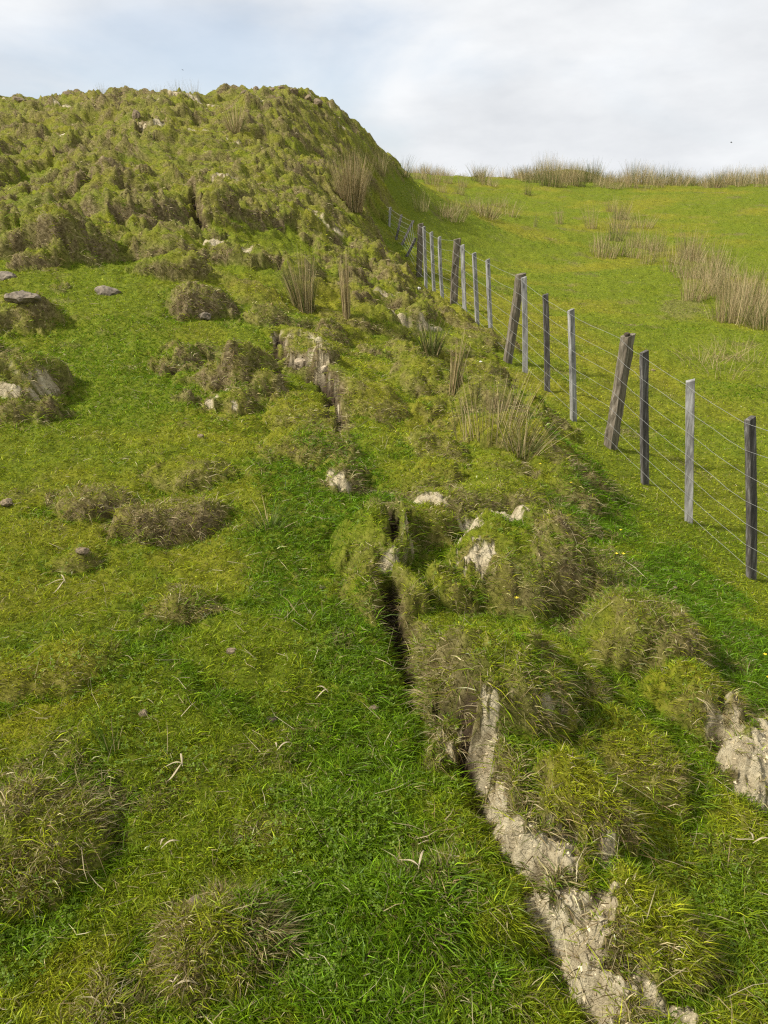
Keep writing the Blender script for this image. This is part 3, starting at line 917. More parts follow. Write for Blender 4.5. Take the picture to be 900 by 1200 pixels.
def crumbs(n, name):
    """loose crumbs of earth on the bare soil and in the crack"""
    a, lr = scatter(n * 12, -20, 36, 1.3, 9.0)
    kp = samp(M_soil, a, lr) > .35
    a, lr = a[kp][:n], lr[kp][:n]; m = len(a)
    P = np.stack([samp(PX, a, lr), samp(PY, a, lr), samp(PZ, a, lr)], 1)
    oc = np.array([(1, 0, 0), (-1, 0, 0), (0, 1, 0), (0, -1, 0), (0, 0, 1), (0, 0, -1)], float)
    tri = np.array([(0, 2, 4), (2, 1, 4), (1, 3, 4), (3, 0, 4), (2, 0, 5), (1, 2, 5), (3, 1, 5), (0, 3, 5)])
    sz = np.clip(rng.lognormal(-6.1, .6, m), .001, .009)[:, None, None]
    V = (P[:, None, :] + (oc[None] + rng.normal(0, .3, (m, 6, 3))) * sz * np.array([1, 1, .75])).reshape(-1, 3)
    T = (np.arange(m)[:, None, None] * 6 + tri[None]).reshape(-1, 3)
    me = new_mesh(name, V, tris=T)
    col = lerp3((.30, .23, .13), (.60, .51, .33), rng.random(m))
    put_color(me, 'tint', np.repeat(np.concatenate([col, np.ones((m, 1))], 1), 6, axis=0))
    m_, n_, l_, b_, o_ = nm('earth crumbs')
    at = n_.new('ShaderNodeAttribute'); at.attribute_name = 'tint'; l_.new(at.outputs['Color'], b_.inputs['Base Color']); b_.inputs['Roughness'].default_value = 1
    add_obj(name, me, m_, kind='stuff')


crumbs(2200, 'earth_crumbs')

# ------------------------------------------------------------------ seen-from-here helper on the finished ground
def hit(px, py, tmin=0.9):
    """where a view ray meets the finished ground"""
    d = ray(px, py)
    t = np.exp(np.linspace(math.log(tmin), math.log(70), 4000))
    x, y = d[0] * t, d[1] * t
    z = samp(Z, np.arctan2(x, y), np.log(np.hypot(x, y)))
    b = (d[2] * t) < z
    i = int(np.argmax(b)) if b.any() else len(t) - 1
    return d * t[i], t[i]


def over(x, y):
    """height of the finished ground over x, y"""
    return float(samp(Z, np.array([math.atan2(x, y)]), np.array([math.log(math.hypot(x, y))]))[0])


# ------------------------------------------------------------------ more materials
def wood_material(name, stops, stain=(0.05, 0.045, 0.04)):
    m, n, l, b, out = nm(name)
    tcn = n.new('ShaderNodeTexCoord')
    mpn = n.new('ShaderNodeMapping'); mpn.inputs['Scale'].default_value = (60, 60, 3.5)
    l.new(tcn.outputs['Object'], mpn.inputs['Vector'])
    g = noise_node(n, l, 1.0, 8, .7, mpn.outputs['Vector'])
    r = ramp(n, l, g.outputs['Fac'], stops)
    mp2 = n.new('ShaderNodeMapping'); mp2.inputs['Scale'].default_value = (9, 9, 3)
    l.new(tcn.outputs['Object'], mp2.inputs['Vector'])
    g2 = noise_node(n, l, 1.0, 6, .65, mp2.outputs['Vector'])
    mr_ = n.new('ShaderNodeMapRange'); mr_.inputs['From Min'].default_value = .50; mr_.inputs['From Max'].default_value = .66
    l.new(g2.outputs['Fac'], mr_.inputs['Value'])
    c = mixc(n, l, mr_.outputs['Result'], r.outputs['Color'], stain)
    l.new(c, b.inputs['Base Color'])
    b.inputs['Roughness'].default_value = .9; b.inputs['Specular IOR Level'].default_value = .15
    bp = n.new('ShaderNodeBump'); bp.inputs['Strength'].default_value = .9; bp.inputs['Distance'].default_value = .004
    l.new(g.outputs['Fac'], bp.inputs['Height']); l.new(bp.outputs['Normal'], b.inputs['Normal'])
    return m


MAT_BATTEN = wood_material('weathered grey batten', [(.3, (.10, .092, .08)), (.48, (.27, .26, .24)), (.7, (.43, .42, .40))], (.10, .095, .09))
MAT_BATTEN_DARK = wood_material('dark weathered batten', [(.3, (.03, .027, .023)), (.5, (.085, .077, .068)), (.7, (.24, .23, .21))], (.05, .045, .04))
MAT_POST = wood_material('old post timber', [(.3, (.045, .036, .026)), (.5, (.15, .125, .09)), (.7, (.30, .265, .21))], (.07, .065, .04))


def plain(name, col, rough=.6, metal=0.0, scale=20, var=.25, bump=0.0):
    m, n, l, b, out = nm(name)
    geo = n.new('ShaderNodeNewGeometry')
    t = noise_node(n, l, scale, 8, .7, geo.outputs['Position'])
    lo = tuple(c * (1 - 1.6 * var) for c in col); hi = tuple(min(c * (1 + 1.6 * var), 1) for c in col)
    r = ramp(n, l, t.outputs['Fac'], [(.3, lo), (.7, hi)])
    l.new(r.outputs['Color'], b.inputs['Base Color'])
    b.inputs['Roughness'].default_value = rough; b.inputs['Metallic'].default_value = metal
    if bump:
        bp = n.new('ShaderNodeBump'); bp.inputs['Strength'].default_value = bump; bp.inputs['Distance'].default_value = .01
        l.new(t.outputs['Fac'], bp.inputs['Height']); l.new(bp.outputs['Normal'], b.inputs['Normal'])
    return m


MAT_WIRE = plain('galvanised wire', (.42, .42, .39), .5, .5, 4, .1)
MAT_STONE = plain('grey schist', (.17, .138, .098), .95, 0, 22, .5, .8)
MAT_STONE_PALE = plain('pale clay stone', (.36, .29, .19), .9, 0, 18, .3, .8)
MAT_CLOD = plain('dried clod', (.20, .150, .088), .95, 0, 90, .5, 1.0)
MAT_CLOD_DARK = plain('dark peaty clod', (.06, .042, .025), .95, 0, 90, .5, 1.0)
MAT_LEAF = plain('bleached leaf', (.34, .28, .17), .8, 0, 60, .2)
MAT_PETAL = plain('yellow petal', (.75, .58, .02), .6, 0, 60, .05)
MAT_STALK = plain('flower stalk', (.10, .18, .03), .7, 0, 60, .1)
MAT_WOOL = plain('dirty white wool', (.62, .60, .54), .95, 0, 80, .15, .6)
MAT_BIRD = plain('dark feathers', (.03, .03, .035), .8, 0, 20, .1)

# ------------------------------------------------------------------ fence
# (top pixel, foot pixel, distance, kind)
FENCE = [
    ((879, 490), (880, 683), 5.2, 'd'), ((809, 446), (807, 617), 5.9, 'm'), ((755, 412), (756, 569), 6.5, 'd'),
    ((736, 393), (715, 525), 7.1, 'P'), ((669, 363), (672, 494), 7.9, 'g'), ((639, 345), (641, 463), 8.8, 'd'),
    ((614, 325), (615, 439), 9.4, 'g'), ((611, 321), (596, 421), 9.9, 'P'), ((571.5, 304), (575.7, 399), 11.1, 'g'),
    ((555.6, 296.5), (559.4, 381), 12.2, 'm'), ((542, 287), (545, 369), 12.9, 'g'), ((536, 280), (532, 359), 13.8, 'P'),
    ((515, 277.5), (519, 349), 14.8, 'g'), ((505.4, 272), (508.7, 345), 15.6, 'g'), ((496.8, 265.5), (499, 333), 16.6, 'g'),
    ((493, 262), (491, 323), 17.3, 'P'),
    ((487, 279), (478, 297), 18.6, 'F'), ((484.5, 258.5), (470, 289), 19.6, 'F'), ((470.5, 251.5), (463, 286), 20.6, 'F'),
    ((457.5, 243), (456, 275), 21.6, 'm'), ((450.7, 238), (448, 268), 22.6, 'g'),
]
fence = bpy.data.objects.new('wire_fence', None); COL.objects.link(fence)


def pole_mesh(name, foot, top, w, d, round_, seed):
    """squared batten or roundish split post with worn edges, in coordinates local to its foot"""
    foot, top = np.array(foot), np.array(top)
    ax = top - foot; L = np.linalg.norm(ax); ax /= L
    n = 10 if round_ else 8
    rr = np.random.default_rng(seed)
    if round_:
        a = np.arange(n) * 2 * math.pi / n
        sec = np.stack([np.cos(a) * w / 2, np.sin(a) * d / 2], 1) * rr.uniform(.86, 1.08, (n, 1))
        sec[:, 1] = np.clip(sec[:, 1], -d * .33, d)          # one flat, split face
    else:
        c = .13
        sec = np.array([(1 - c, 1), (1, 1 - c), (1, -1 + c), (1 - c, -1), (-1 + c, -1), (-1, -1 + c), (-1, 1 - c), (-1 + c, 1)]) * [w / 2, d / 2]
    rot = rr.uniform(-.5, .9)
    cs, sn = math.cos(rot), math.sin(rot)
    sec = sec @ np.array([[cs, sn], [-sn, cs]])
    X_ = np.cross([0, 1, 0], ax); X_ /= np.linalg.norm(X_); Y_ = np.cross(ax, X_)
    rings = 14
    V = []
    bow = rr.normal(0, .006, 2)
    for i in range(rings):
        t = i / (rings - 1)
        k = 1 + rr.normal(0, .018) + (.06 * (1 - t) if round_ else 0)
        jit = rr.normal(0, .03 * w if round_ else .015 * w, (n, 1))
        off = np.array([bow[0], bow[1]]) * math.sin(math.pi * t)
        tl = (t * (L + .12) - .12)
        slope = (sec @ np.array([.25, .1])) * (1 if i == rings - 1 else 0)
        for (sx, sy), j, sl in zip(sec, jit[:, 0], slope):
            V.append(X_ * (sx * k + j + off[0]) + Y_ * (sy * k + j + off[1]) + ax * (tl + sl))
    V.append(ax * (L + .006))
    F = []
    for i in range(rings - 1):
        for j in range(n):
            F.append((i * n + j, i * n + (j + 1) % n, (i + 1) * n + (j + 1) % n, (i + 1) * n + j))
    for j in range(n):
        F.append(((rings - 1) * n + j, (rings - 1) * n + (j + 1) % n, rings * n))
    me = bpy.data.meshes.new(name)
    me.from_pydata([tuple(v) for v in V], [], F); me.update()
    return me


def tube(points, rad, n=6):
    P = np.array(points, float); V = []; F = []
    for i, p in enumerate(P):
        t = P[min(i + 1, len(P) - 1)] - P[max(i - 1, 0)]; t /= np.linalg.norm(t)
        a = np.cross(t, [0, 0, 1.0]) if abs(t[2]) < .95 else np.cross(t, [1.0, 0, 0])
        a /= np.linalg.norm(a); b = np.cross(t, a)
        r_ = rad[i] if hasattr(rad, '__len__') else rad
        for k in range(n):
            q_ = 2 * math.pi * k / n
            V.append(p + a * math.cos(q_) * r_ + b * math.sin(q_) * r_)
    for i in range(len(P) - 1):
        for k in range(n):
            F.append((i * n + k, i * n + (k + 1) % n, (i + 1) * n + (k + 1) % n, (i + 1) * n + k))
    F.append(tuple(range(n))[::-1]); F.append(tuple(range((len(P) - 1) * n, len(P) * n)))
    return [tuple(v) for v in V], F


def merge_mesh(name, parts):
    V, F = [], []
    for v, f in parts:
        o = len(V); V += list(v); F += [tuple(i + o for i in ff) for ff in f]
    me = bpy.data.meshes.new(name); me.from_pydata(V, [], F); me.update()
    return me


feet = []
for k, (tp, ft, t, kind) in enumerate(FENCE):
    F0 = ray(*ft) * t
    g = over(F0[0], F0[1])
    dtop = ray(*tp); T0 = dtop * (F0[1] / dtop[1])
    if kind == 'F':
        T0 = dtop * ((F0[1] + .15) / dtop[1])
    feet.append((F0, T0, kind))
# two more beyond the right-hand frame edge, where the fence goes on
for (x, y) in ((2.62, 3.95), (2.78, 3.25), (2.95, 2.5)):
    z = over(x, y)
    feet.insert(0, (np.array([x, y, z]), np.array([x + .02, y, z + 1.08]), 'g' if y > 3 else 'P'))
LBL = {'F': 'grey batten fallen over sideways against the bank'}
for k, (F0, T0, kind) in enumerate(feet):
    post = kind == 'P'
    w, d = (.135, .12) if post else (.060, .042)
    nmz = 'fence_post' if post else 'batten'
    g = over(F0[0], F0[1])
    ax = (T0 - F0) / np.linalg.norm(T0 - F0)
    ext = max(F0[2] - g, 0)                       # reach the ground if it lies a little lower
    base = F0 - ax * min(ext, .25)
    me = pole_mesh(nmz, base, T0, w, d, post, 40 + k)
    mt = MAT_POST if post else (MAT_BATTEN_DARK if kind in 'dF' else MAT_BATTEN)
    o = add_obj(nmz, me, mt, fence)
    o.location = tuple(base)
    if kind == 'F':
        o['label'] = LBL['F']
    if post and k == 6:                             # old insulator nailed on the nearest leaning post
        v, f = tube([(0, 0, 0), (0, 0, .018), (0, 0, .026)], [.026, .026, .012], 10)
        c = add_obj('post_cap', merge_mesh('post_cap', [(v, f)]), MAT_CLOD_DARK, o)
        c.location = tuple(T0 - base + np.array([-.015, -.02, .002]))

up_idx = [i for i, f in enumerate(feet)]
for wi, fr in enumerate((.975, .82, .67, .52, .38, .25, .12)):
    pts = []
    for k, (F0, T0, kind) in enumerate(feet):
        off = np.array([-.036 if kind != 'P' else -.07, -.0, 0])
        p = F0 + (T0 - F0) * fr + off
        pts.append(p)
    P = []
    for a, b in zip(pts[:-1], pts[1:]):
        for s_ in (0, .25, .5, .75):
            q_ = a * (1 - s_) + b * s_
            q_ = q_ + np.array([rng.normal(0, .003), 0, -.007 * math.sin(math.pi * s_) + rng.normal(0, .003)])
            P.append(q_)
    P.append(pts[-1])
    dist = [max(np.linalg.norm(p), 1) for p in P]
    v, f = tube(P, [.0010 * max(1, (d_ / 7)) ** .5 for d_ in dist], 5)
    add_obj('wire', merge_mesh('wire', [(v, f)]), MAT_WIRE, fence)
fence['label'] = 'old post and batten wire fence running along the foot of the bank'
fence['category'] = 'fence'

# ------------------------------------------------------------------ rushes
def rush_mesh(name, n, h, spread, lean, c_lo, c_hi, dead, width, seed, fan=.35, droop=.25):
    r_ = np.random.default_rng(seed)
    a = r_.random(n) * 2 * math.pi
    q_ = np.sqrt(r_.random(n)) * spread
    P = np.stack([np.cos(a) * q_, np.sin(a) * q_, np.full(n, -.03)], 1)
    out = np.stack([np.cos(a), np.sin(a), np.zeros(n)], 1)
    L = h * r_.uniform(.45, 1.05, n) * (1 - .25 * (q_ / spread) * r_.random(n))
    D = np.array([[0, 0, 1.0]]) + out * (fan * (q_ / spread) * r_.uniform(.3, 1.4, n))[:, None] + np.array([[lean[0], lean[1], 0]]) + r_.normal(0, .075, (n, 3))
    D /= np.linalg.norm(D, axis=1, keepdims=True)
    bd = (out + r_.normal(0, .4, (n, 3))) * droop; bd[:, 2] = -np.abs(bd[:, 2]) * .6 - .05
    broken = r_.random(n) < .12 * dead
    bd[broken] *= 3
    w = width * r_.uniform(.7, 1.3, n)
    k = r_.random(n)
    col = lerp3(c_lo, c_hi, k)
    dd = r_.random(n) < dead
    col = np.where(dd[:, None], lerp3((.24, .17, .075), (.62, .50, .27), r_.random(n)), col) * r_.lognormal(0, .15, n)[:, None]
    V = []; seg = 4
    Sd = np.cross(D, r_.normal(size=(n, 3))); Sd /= np.linalg.norm(Sd, axis=1, keepdims=True)
    S2 = np.cross(D, Sd)
    rows = []
    for i in range(seg + 1):
        t = i / seg
        c_ = P + D * (L * t)[:, None] + bd * (L * t * t * .5)[:, None]
        ww = (w * (1 - .75 * t) * .5)[:, None]
        rows += [c_ + Sd * ww, c_ - Sd * ww * .5 + S2 * ww * .87, c_ - Sd * ww * .5 - S2 * ww * .87]
    V = np.stack(rows, 1).reshape(-1, 3)                # three-sided stems
    m_ = 3 * (seg + 1)
    b = np.arange(n)[:, None] * m_
    tri = []
    for i in range(seg):
        for j in range(3):
            p, q2 = i * 3 + j, i * 3 + (j + 1) % 3
            tri += [p, q2, q2 + 3, p, q2 + 3, p + 3]
    T = (b + np.array([tri])).reshape(-1, 3)
    me = new_mesh(name, V, tris=T)
    put_color(me, 'tint', np.repeat(np.concatenate([np.clip(col, 0, .8), np.ones((n, 1))], 1), m_, axis=0))
    me.materials.append(MAT_RUSH)
    return me


GR0, GR1 = (.07, .10, .022), (.18, .19, .055)
V_BROWN = [rush_mesh('rush_clump', 85, 1.0, .30, (0, 0), GR0, GR1, .72, .0085, s, .3, .15) for s in range(4)]
V_GREEN = [rush_mesh('rush_clump', 100, 1.0, .28, (0, 0), GR0, GR1, .35, .009, 10 + s, .3, .15) for s in range(3)]
V_PALE = [rush_mesh('rush_clump', 75, 1.0, .32, (0, 0), GR1, (.22, .21, .08), .6, .008, 20 + s, .3, .15) for s in range(3)]


def rush(x, y, z, mesh, sc_, wide, label, group=None, rz=None, cat='rush clump'):
    o = bpy.data.objects.new('rush_clump', mesh); COL.objects.link(o)
    o.location = (x, y, z - .02); o.scale = (wide, wide, sc_)
    o.rotation_euler = (rng.normal(0, .06), rng.normal(0, .06), rng.uniform(0, 6.28) if rz is None else rz)
    o['label'] = label; o['category'] = cat
    if group:
        o['group'] = group
    return o


def one_rush(px, py, hpx, wpx, meshes, label, group=None):
    p, t = hit(px, py)
    H = hpx * t / FPX
    wd = wpx * t / FPX / .62
    if callable(meshes):
        meshes = meshes(wd)
    return rush(p[0], p[1], p[2], meshes[int(rng.integers(len(meshes)))], H, wd, label, group)


def fine(n, dead, width, seed, spread=.2, fan=.3, lo=GR0, hi=GR1, lean=(0, 0), droop=.2):
    return lambda k: [rush_mesh('rush_clump', n, 1.0, spread, lean, lo, hi, dead, width / k, seed, fan, droop)]


# standing out one by one
one_rush(412, 246, 76, 30, fine(650, .8, .0075, 51, .26, .30, lean=(.12, 0)), 'largest pale tan rush clump, high on the right slope of the hill')
one_rush(357, 365, 84, 32, fine(300, .5, .0055, 52, .2, .3, (.09, .12, .03), (.24, .23, .08)), 'tall upright green and brown rush clump above the pale broken earth step')
one_rush(406, 374, 88, 13, fine(120, .8, .006, 53, .2, .15, GR1, (.3, .26, .1)), 'narrow straw coloured rush clump right of the taller wide clump')
one_rush(276, 157, 40, 22, fine(160, .8, .009, 54, .2, .4), 'brown rush clump leaning among the hummocks near the hill top')
one_rush(446, 205, 34, 14, V_BROWN, 'brown rush clump low on the far right edge of the hill')
one_rush(471, 206, 26, 22, V_GREEN, 'dark green rush clump where the hill edge meets the paddock skyline')
one_rush(532, 458, 78, 14, fine(60, .7, .0075, 55, .25, .2), 'thin straw coloured rush clump in the ditch left of the leaning post')
one_rush(575, 510, 105, 62, fine(130, .6, .0036, 56, .42, .4, GR0, (.24, .23, .07)), 'loose feathery yellow brown rush clump in the ditch beside the fence')
one_rush(612, 530, 66, 48, fine(110, .35, .0045, 57, .2, .6), 'low spreading green rush clump at the head of the lush ditch')
one_rush(505, 412, 46, 26, fine(120, .2, .008, 58, .25, .4), 'dark green rush clump beside the mossy bank below the far battens')
one_rush(132, 880, 82, 40, fine(42, .1, .0026, 59, .12, .3, (.08, .16, .012), (.16, .24, .03)), 'sparse green rush tuft in the foreground turf at lower left')
one_rush(315, 618, 40, 40, fine(70, .25, .004, 60, .16, .5, (.08, .14, .02), (.16, .20, .05)), 'low pale green rush tuft in the bright grass left of the torn mound')
one_rush(655, 262, 26, 10, V_BROWN, 'lone small brown rush clump left of the brown rush strip')
one_rush(627, 266, 20, 5, V_GREEN, 'lone thin green rush tuft in the open paddock')
one_rush(618, 228, 20, 8, V_GREEN, 'small dark rush tuft just below the skyline rushes')
one_rush(562, 212, 24, 20, V_GREEN, 'dark green rounded rush clump alone on the paddock skyline')
for px, h_ in ((146, 14), (186, 12), (209, 12), (227, 15), (165, 10), (122, 9)):
    x, y, t = ground_at(px, 119)
    x, y = ray(px, 119)[0] * 22.6, ray(px, 119)[1] * 22.6
    rush(x, y, over(x, y), V_PALE[px % 3], h_ * 22.6 / FPX * 1.9, .5, 'small rush tuft poking up from the left hill top against the sky', 'rush tufts on the hill top')
# groups in the paddock
def field_rushes(pix, meshes, label, group, hpx=None, n=1, jx=8, jy=3, hm=1.0, wd=1.0):
    for a, b in pix:
        for _ in range(n):
            px, py = a + rng.uniform(-jx, jx), b + rng.uniform(-jy, jy)
            p, t = hit(px, py)
            if t > 60:
                continue
            o = rush(p[0], p[1], p[2], meshes[int(rng.integers(len(meshes)))], hm * rng.uniform(.6, 1.05), wd * rng.uniform(.7, 1.2), label, group)


field_rushes([(700, 268), (716, 266), (728, 270), (745, 268), (705, 250), (720, 252), (703, 290), (722, 296), (742, 302), (757, 308), (770, 300), (760, 290), (735, 285), (780, 305)],
             V_BROWN, 'brown rush clump in the upper end of the paddock rush strip', 'upper paddock rush strip', n=1, jx=13, jy=7, hm=1.2)
field_rushes([(800, 300), (815, 312), (800, 325), (820, 335), (838, 345), (850, 330), (865, 345), (812, 345), (830, 320), (852, 358), (868, 375), (885, 378), (870, 360), (892, 360), (850, 376)],
             V_BROWN, 'brown rush clump in the dense lower end of the paddock rush strip', 'lower paddock rush strip', n=2, jx=13, jy=8, hm=1.2)
field_rushes([(712, 262), (738, 300), (764, 298), (822, 322), (845, 352), (790, 312), (880, 350), (725, 284), (700, 300), (862, 378)], V_GREEN + V_PALE, 'half green rush clump mixed into the brown paddock strip', 'greener clumps in the rush strip', n=1, jx=14, jy=8, hm=1.0)
field_rushes([(898, 385)], V_GREEN, 'green rush clump at the right frame edge of the rush strip', None, n=1, hm=.7)
field_rushes([(830, 425), (855, 440), (880, 432), (815, 430), (870, 420), (845, 415)], fine(36, .85, .006, 77, .35, .4)(1.0), 'thin sparse brown rush tuft nearest the fence in the paddock', 'sparse rush tufts near the fence', n=1, hm=.6)
field_rushes([(510, 256), (525, 258), (540, 258), (555, 258), (570, 256), (583, 252), (560, 248), (540, 246), (575, 245), (500, 250), (585, 246), (550, 254), (515, 248), (567, 252)],
             V_PALE, 'pale yellow rush clump in the patch behind the far fence end', 'pale rush patch behind the fence end', n=1, jx=14, jy=5, hm=.9, wd=1.3)
field_rushes([(505, 218), (518, 224), (531, 226), (541, 222), (512, 214), (524, 216), (500, 212), (487, 212), (574, 218), (566, 216)],
             V_BROWN, 'brown rush clump among the small group left of the skyline clump', 'rush clumps at the paddock head', n=1, hm=1.0)
xs_ = np.concatenate([np.linspace(612, 903, 74), np.linspace(640, 903, 34), np.linspace(612, 720, 16)])
for i, px in enumerate(xs_):
    px = px + rng.uniform(-3, 3)
    t = rng.uniform(41, 47)
    d = ray(px, 214); x, y = d[0] * t, d[1] * t
    rush(x, y, over(x, y), (V_BROWN + V_GREEN[:1] + V_PALE[:2])[int(rng.integers(7))], (.95 + .35 * math.sin(px * .09) * math.sin(px * .031 + 1)) * rng.uniform(.7, 1.35) * (1.15 if px < 700 else 1.0), rng.uniform(1.0, 1.6),
         'tan brown rush clump in the long row along the right skyline', 'rush row along the paddock skyline')
for i in range(30):
    px = rng.uniform(478, 612); t = rng.uniform(44, 50)
    d = ray(px, 208); x, y = d[0] * t, d[1] * t
    rush(x, y, over(x, y), V_BROWN[i % 4], rng.uniform(.4, .95), rng.uniform(.8, 1.2), 'short brown rush clump on the low skyline left of the long row', 'short skyline rushes')

# ------------------------------------------------------------------ stones, clods, leaves, flowers
def lump(name, size, mat, seed, flat=.6, facet=1.0, sub=3):
    import bmesh
    bm = bmesh.new(); bmesh.ops.create_icosphere(bm, subdivisions=sub, radius=.5)
    r_ = np.random.default_rng(seed)
    cuts = r_.normal(size=(12, 3)); cuts /= np.linalg.norm(cuts, axis=1, keepdims=True)
    for v in bm.verts:
        p = np.array(v.co)
        for c in cuts:
            dd = p @ c - .36 * facet
            if dd > 0:
                p = p - c * dd * .9
        p *= 1 + .10 * math.sin(p[0] * 17 + seed) * math.sin(p[1] * 19 + 2) + r_.normal(0, .035)
        v.co = p * np.array(size) * np.array([1, 1, 1])
    me = bpy.data.meshes.new(name); bm.to_mesh(me); bm.free()
    me.materials.append(mat)
    return me


def stone(name, px, py, w, d, h, mat, label, cat, seed, sink=.3, rz=0.0, tilt=0.0, group=None):
    p, t = hit(px, py)
    o = add_obj(name, lump(name, (w, d, h), mat, seed), mat)
    o.location = (p[0], p[1], p[2] + h * (.5 - sink)); o.rotation_euler = (tilt, 0, rz)
    o['label'] = label; o['category'] = cat
    if group:
        o['group'] = group
    return o


stone('rock', 126, 342, .38, .26, .22, MAT_STONE, 'grey rock half sunk in the smooth turf on the left slope', 'rock', 1, .66)
stone('rock', 28, 352, .34, .22, .13, MAT_STONE, 'flat dark rock slab under a grassy lump at the left edge', 'rock', 2, .3, .2)
stone('rock', 6, 324, .22, .2, .14, MAT_STONE, 'small dark rock above the flat slab at the left edge', 'rock', 9, .6)
stone('rock', 240, 374, .17, .12, .10, MAT_STONE, 'small pale rock resting on top of the brown tussocks', 'rock', 3, .2)
stone('rock', 382, 436, .09, .07, .09, MAT_STONE_PALE, 'pale clay stone at the right end of the broken earth step', 'stone', 4)
stone('rock', 352, 428, .13, .08, .09, MAT_STONE_PALE, 'larger pale clay block in the broken earth step', 'stone', 5)
for i, (px, w, d, h) in enumerate([(371, .34, .3, .36), (362, .26, .24, .26), (345, .32, .3, .30), (331, .22, .2, .18), (318, .34, .3, .24), (300, .22, .2, .2), (288, .3, .26, .22), (80, .34, .3, .22), (22, .5, .4, .28)]):
    x, y = ray(px, 116)[0] * 22.1, ray(px, 116)[1] * 22.1
    o = add_obj('clod', lump('clod', (w, d, h), MAT_CLOD, 60 + i, facet=.85), None)
    o.location = (x, y, over(x, y) + h * .22); o.rotation_euler = (rng.normal(0, .2), rng.normal(0, .2), rng.uniform(0, 3))
    o['label'] = 'blocky brown clod standing up along the hill brow against the sky'; o['category'] = 'clod'; o['group'] = 'blocky clods on the hill brow'
stone('rock', 160, 138, .22, .2, .26, MAT_CLOD, 'pale earthy block near the hill top on the left', 'stone', 8)
CL = [(272, 765, 17, 'grey dried clod on the green turf, centre left', 0), (438, 831, 15, 'grey dried clod on the turf left of the torn bank', 0),
      (168, 838, 17, 'brown grey clod beside the sparse green rush tuft', 0), (318, 846, 18, 'dark peaty clod between the two bleached leaves', 1),
      (97, 648, 20, 'rounded grey clod on the left foreground turf', 0), (8, 592, 22, 'crumbly grey clod at the left frame edge', 0),
      (235, 513, 12, 'small pale clod on the green slope at centre left', 0), (378, 690, 10, 'tiny dark clod left of the torn mound', 1),
      (230, 1060, 26, 'pale grey dried clod on the foreground tussock', 0), (790, 690, 9, 'small grey clod at the ditch edge below the battens', 0), (765, 435, 7, 'small pale stone in the paddock beside the leaning post', 0)]
for i, (px, py, w, lb, dk) in enumerate(CL):
    p, t = hit(px, py); sz = .82 * w * t / FPX
    o = add_obj('clod', lump('clod', (sz, sz * .85, sz * .6), MAT_CLOD_DARK if dk else MAT_CLOD, 30 + i), None)
    o.location = (p[0], p[1], p[2] + sz * .16); o['label'] = lb; o['category'] = 'clod'


def strip(pts, w):
    """a thin folded leaf: two-sided ribbon with real thickness"""
    P = np.array(pts, float); V = []; F = []
    for i, p in enumerate(P):
        t = P[min(i + 1, len(P) - 1)] - P[max(i - 1, 0)]; t /= np.linalg.norm(t)
        s_ = np.cross(t, [0, 0, 1.0]); s_ /= np.linalg.norm(s_) + 1e-9
        k = w * math.sin(math.pi * (i + .6) / (len(P) + .2)) * .5
        V += [p + s_ * k + [0, 0, .25 * k], p + [0, 0, -.0006], p - s_ * k + [0, 0, .25 * k], p + [0, 0, .0012]]
    for i in range(len(P) - 1):
        for j in range(4):
            F.append((i * 4 + j, i * 4 + (j + 1) % 4, i * 4 + 4 + (j + 1) % 4, i * 4 + 4 + j))
    F.append((3, 2, 1, 0)); m_ = (len(P) - 1) * 4; F.append((m_, m_ + 1, m_ + 2, m_ + 3))
    return [tuple(v) for v in V], F


LV = [(325, 889, .055, .7, 'single bleached curled leaf lying on the turf right of the dark clod'), (215, 908, .06, 1.9, 'forked bleached leaf on the turf above the foreground tussock'),
      (490, 1030, .06, 1.3, 'crumpled straw coloured leaf in the lush grass at bottom centre'), (880, 998, .06, .2, 'pale leaf on the green turf near the right frame edge'),
      (385, 820, .05, 2.6, 'small straw leaf on the turf above the centre clod'), (78, 690, .08, 2.2, 'bundle of straw on the turf at the left'),
      (190, 1005, .05, .5, 'white leaf scrap on the turf left of the foreground tussock'), (205, 1168, .05, .1, 'straw scrap at the foot of the foreground tussock')]
for i, (px, py, L, a, lb) in enumerate(LV):
    p, t = hit(px, py)
    r_ = np.random.default_rng(90 + i); parts = []
    for k in range(2 + i % 2):
        aa = a + k * 1.1; q0 = np.array([0, 0, .030])
        pts = [q0 + np.array([math.cos(aa) * L * s_, math.sin(aa) * L * s_, .014 * math.sin(3 * s_ + k)]) for s_ in np.linspace(0, 1, 7)]
        parts.append(strip(pts, .0055))
    o = add_obj('dead_leaf', merge_mesh('dead_leaf', parts), MAT_LEAF)
    o.location = tuple(p); o['label'] = lb; o['category'] = 'leaf'
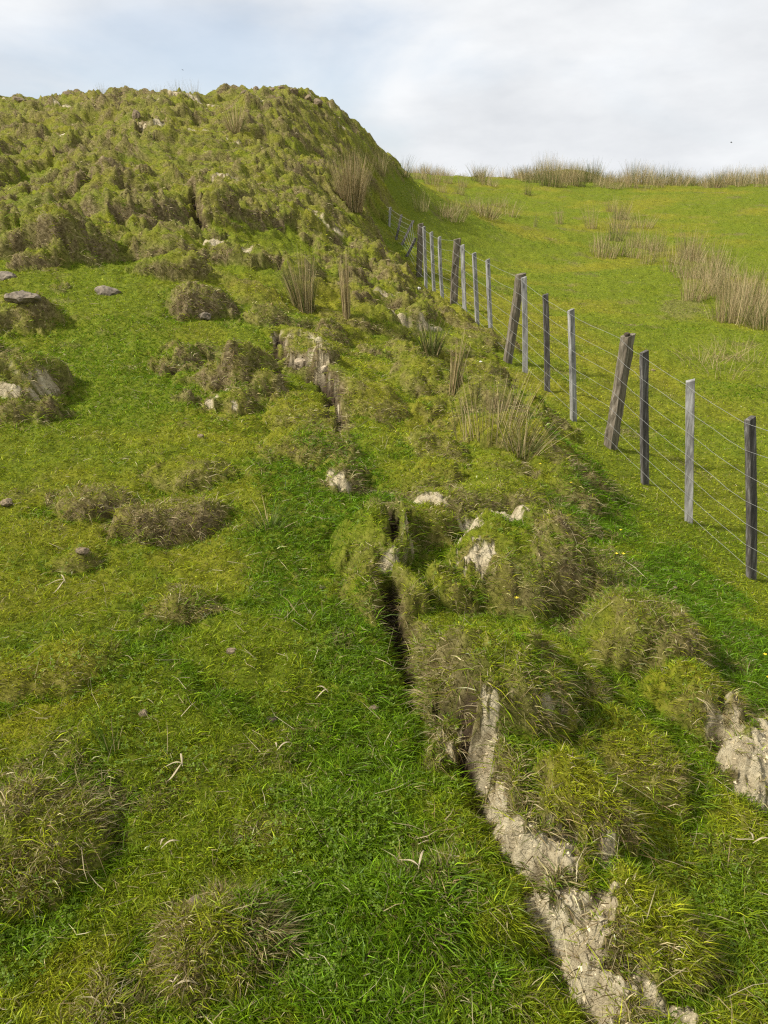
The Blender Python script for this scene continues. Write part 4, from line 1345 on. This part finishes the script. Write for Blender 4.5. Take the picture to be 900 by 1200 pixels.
# buttercups
for i, (px, py, lb) in enumerate([(632, 552, 'yellow flower at the upper end of the lush ditch'), (726, 630, 'yellow flower in the middle of the lush ditch'),
                                  (721, 659, 'yellow flower of the lower ditch pair, the left one'), (729, 659, 'yellow flower of the lower ditch pair, the right one'),
                                  (604, 713, 'yellow flower on the torn bank above the shaggy mound'), (894, 778, 'yellow flower at the right frame edge, the upper one'),
                                  (898, 806, 'yellow flower at the right frame edge, the lower one'), (668, 574, 'small yellow flower below the leaning post')]):
    p, t = hit(px, py)
    e = bpy.data.objects.new('buttercup', None); COL.objects.link(e); e.location = tuple(p)
    v, f = tube([(0, 0, 0), (.004, 0, .03), (.002, .002, .062)], [.0012, .001, .001], 5)
    add_obj('stalk', merge_mesh('stalk', [(v, f)]), MAT_STALK, e)
    V, F = [(.002, .002, .062)], []
    for k in range(5):
        a = k * 2 * math.pi / 5
        b0 = len(V)
        for (rr_, da, zz) in ((.004, -.5, .063), (.010, -.45, .068), (.0125, 0, .070), (.010, .45, .068), (.004, .5, .063)):
            V.append((.002 + rr_ * math.cos(a + da), .002 + rr_ * math.sin(a + da), zz))
        F.append((0, b0, b0 + 1, b0 + 2, b0 + 3, b0 + 4))
    add_obj('petals', merge_mesh('petals', [(V, F)]), MAT_PETAL, e)
    e.scale = (.75,) * 3; e['label'] = lb; e['category'] = 'flower'; e['group'] = 'yellow flowers in the ditch'
p, t = hit(491, 341)
o = add_obj('wool_scrap', lump('wool_scrap', (.07, .06, .05), MAT_WOOL, 71), MAT_WOOL)
o.location = (p[0], p[1], p[2] + .04); o['label'] = 'small white scrap of wool at the foot of the far fence post'; o['category'] = 'wool'
p, t = hit(563, 427)
o = add_obj('wool_scrap', lump('wool_scrap', (.04, .035, .025), MAT_WOOL, 72), MAT_WOOL)
o.location = (p[0], p[1], p[2] + .03); o['label'] = 'tiny white scrap of wool below the grey batten beside the leaning post'; o['category'] = 'wool'

# two far birds
for px, py, t, lb in ((857, 167, 70, 'small dark bird flying above the right skyline'), (214, 82, 95, 'tiny distant bird in the sky over the left hill')):
    d = ray(px, py) * t
    v1, f1 = tube([(0, -.16, 0), (0, -.08, .01), (0, .05, .01), (0, .13, .015), (0, .17, .01)], [.01, .035, .045, .03, .008], 8)
    V = []; F = []
    for s_ in (-1, 1):
        b0 = len(V)
        for (x, y0, y1, z) in ((.02, -.05, .06, .02), (.14, -.04, .07, .07), (.26, -.03, .05, .05), (.36, -.02, .0, .02)):
            V += [(s_ * x, y0, z), (s_ * x, y1, z), (s_ * x, (y0 + y1) / 2, z + .012)]
        for k in range(3):
            a = b0 + k * 3
            for i, j in ((0, 1), (1, 2), (2, 0)):
                F.append((a + i, a + j, a + 3 + j, a + 3 + i))
    o = add_obj('bird', merge_mesh('bird', [(v1, f1), (V, F)]), MAT_BIRD)
    o.location = tuple(d); o.scale = (.6,) * 3; o.rotation_euler = (0, .2, 1.1); o['label'] = lb; o['category'] = 'bird'
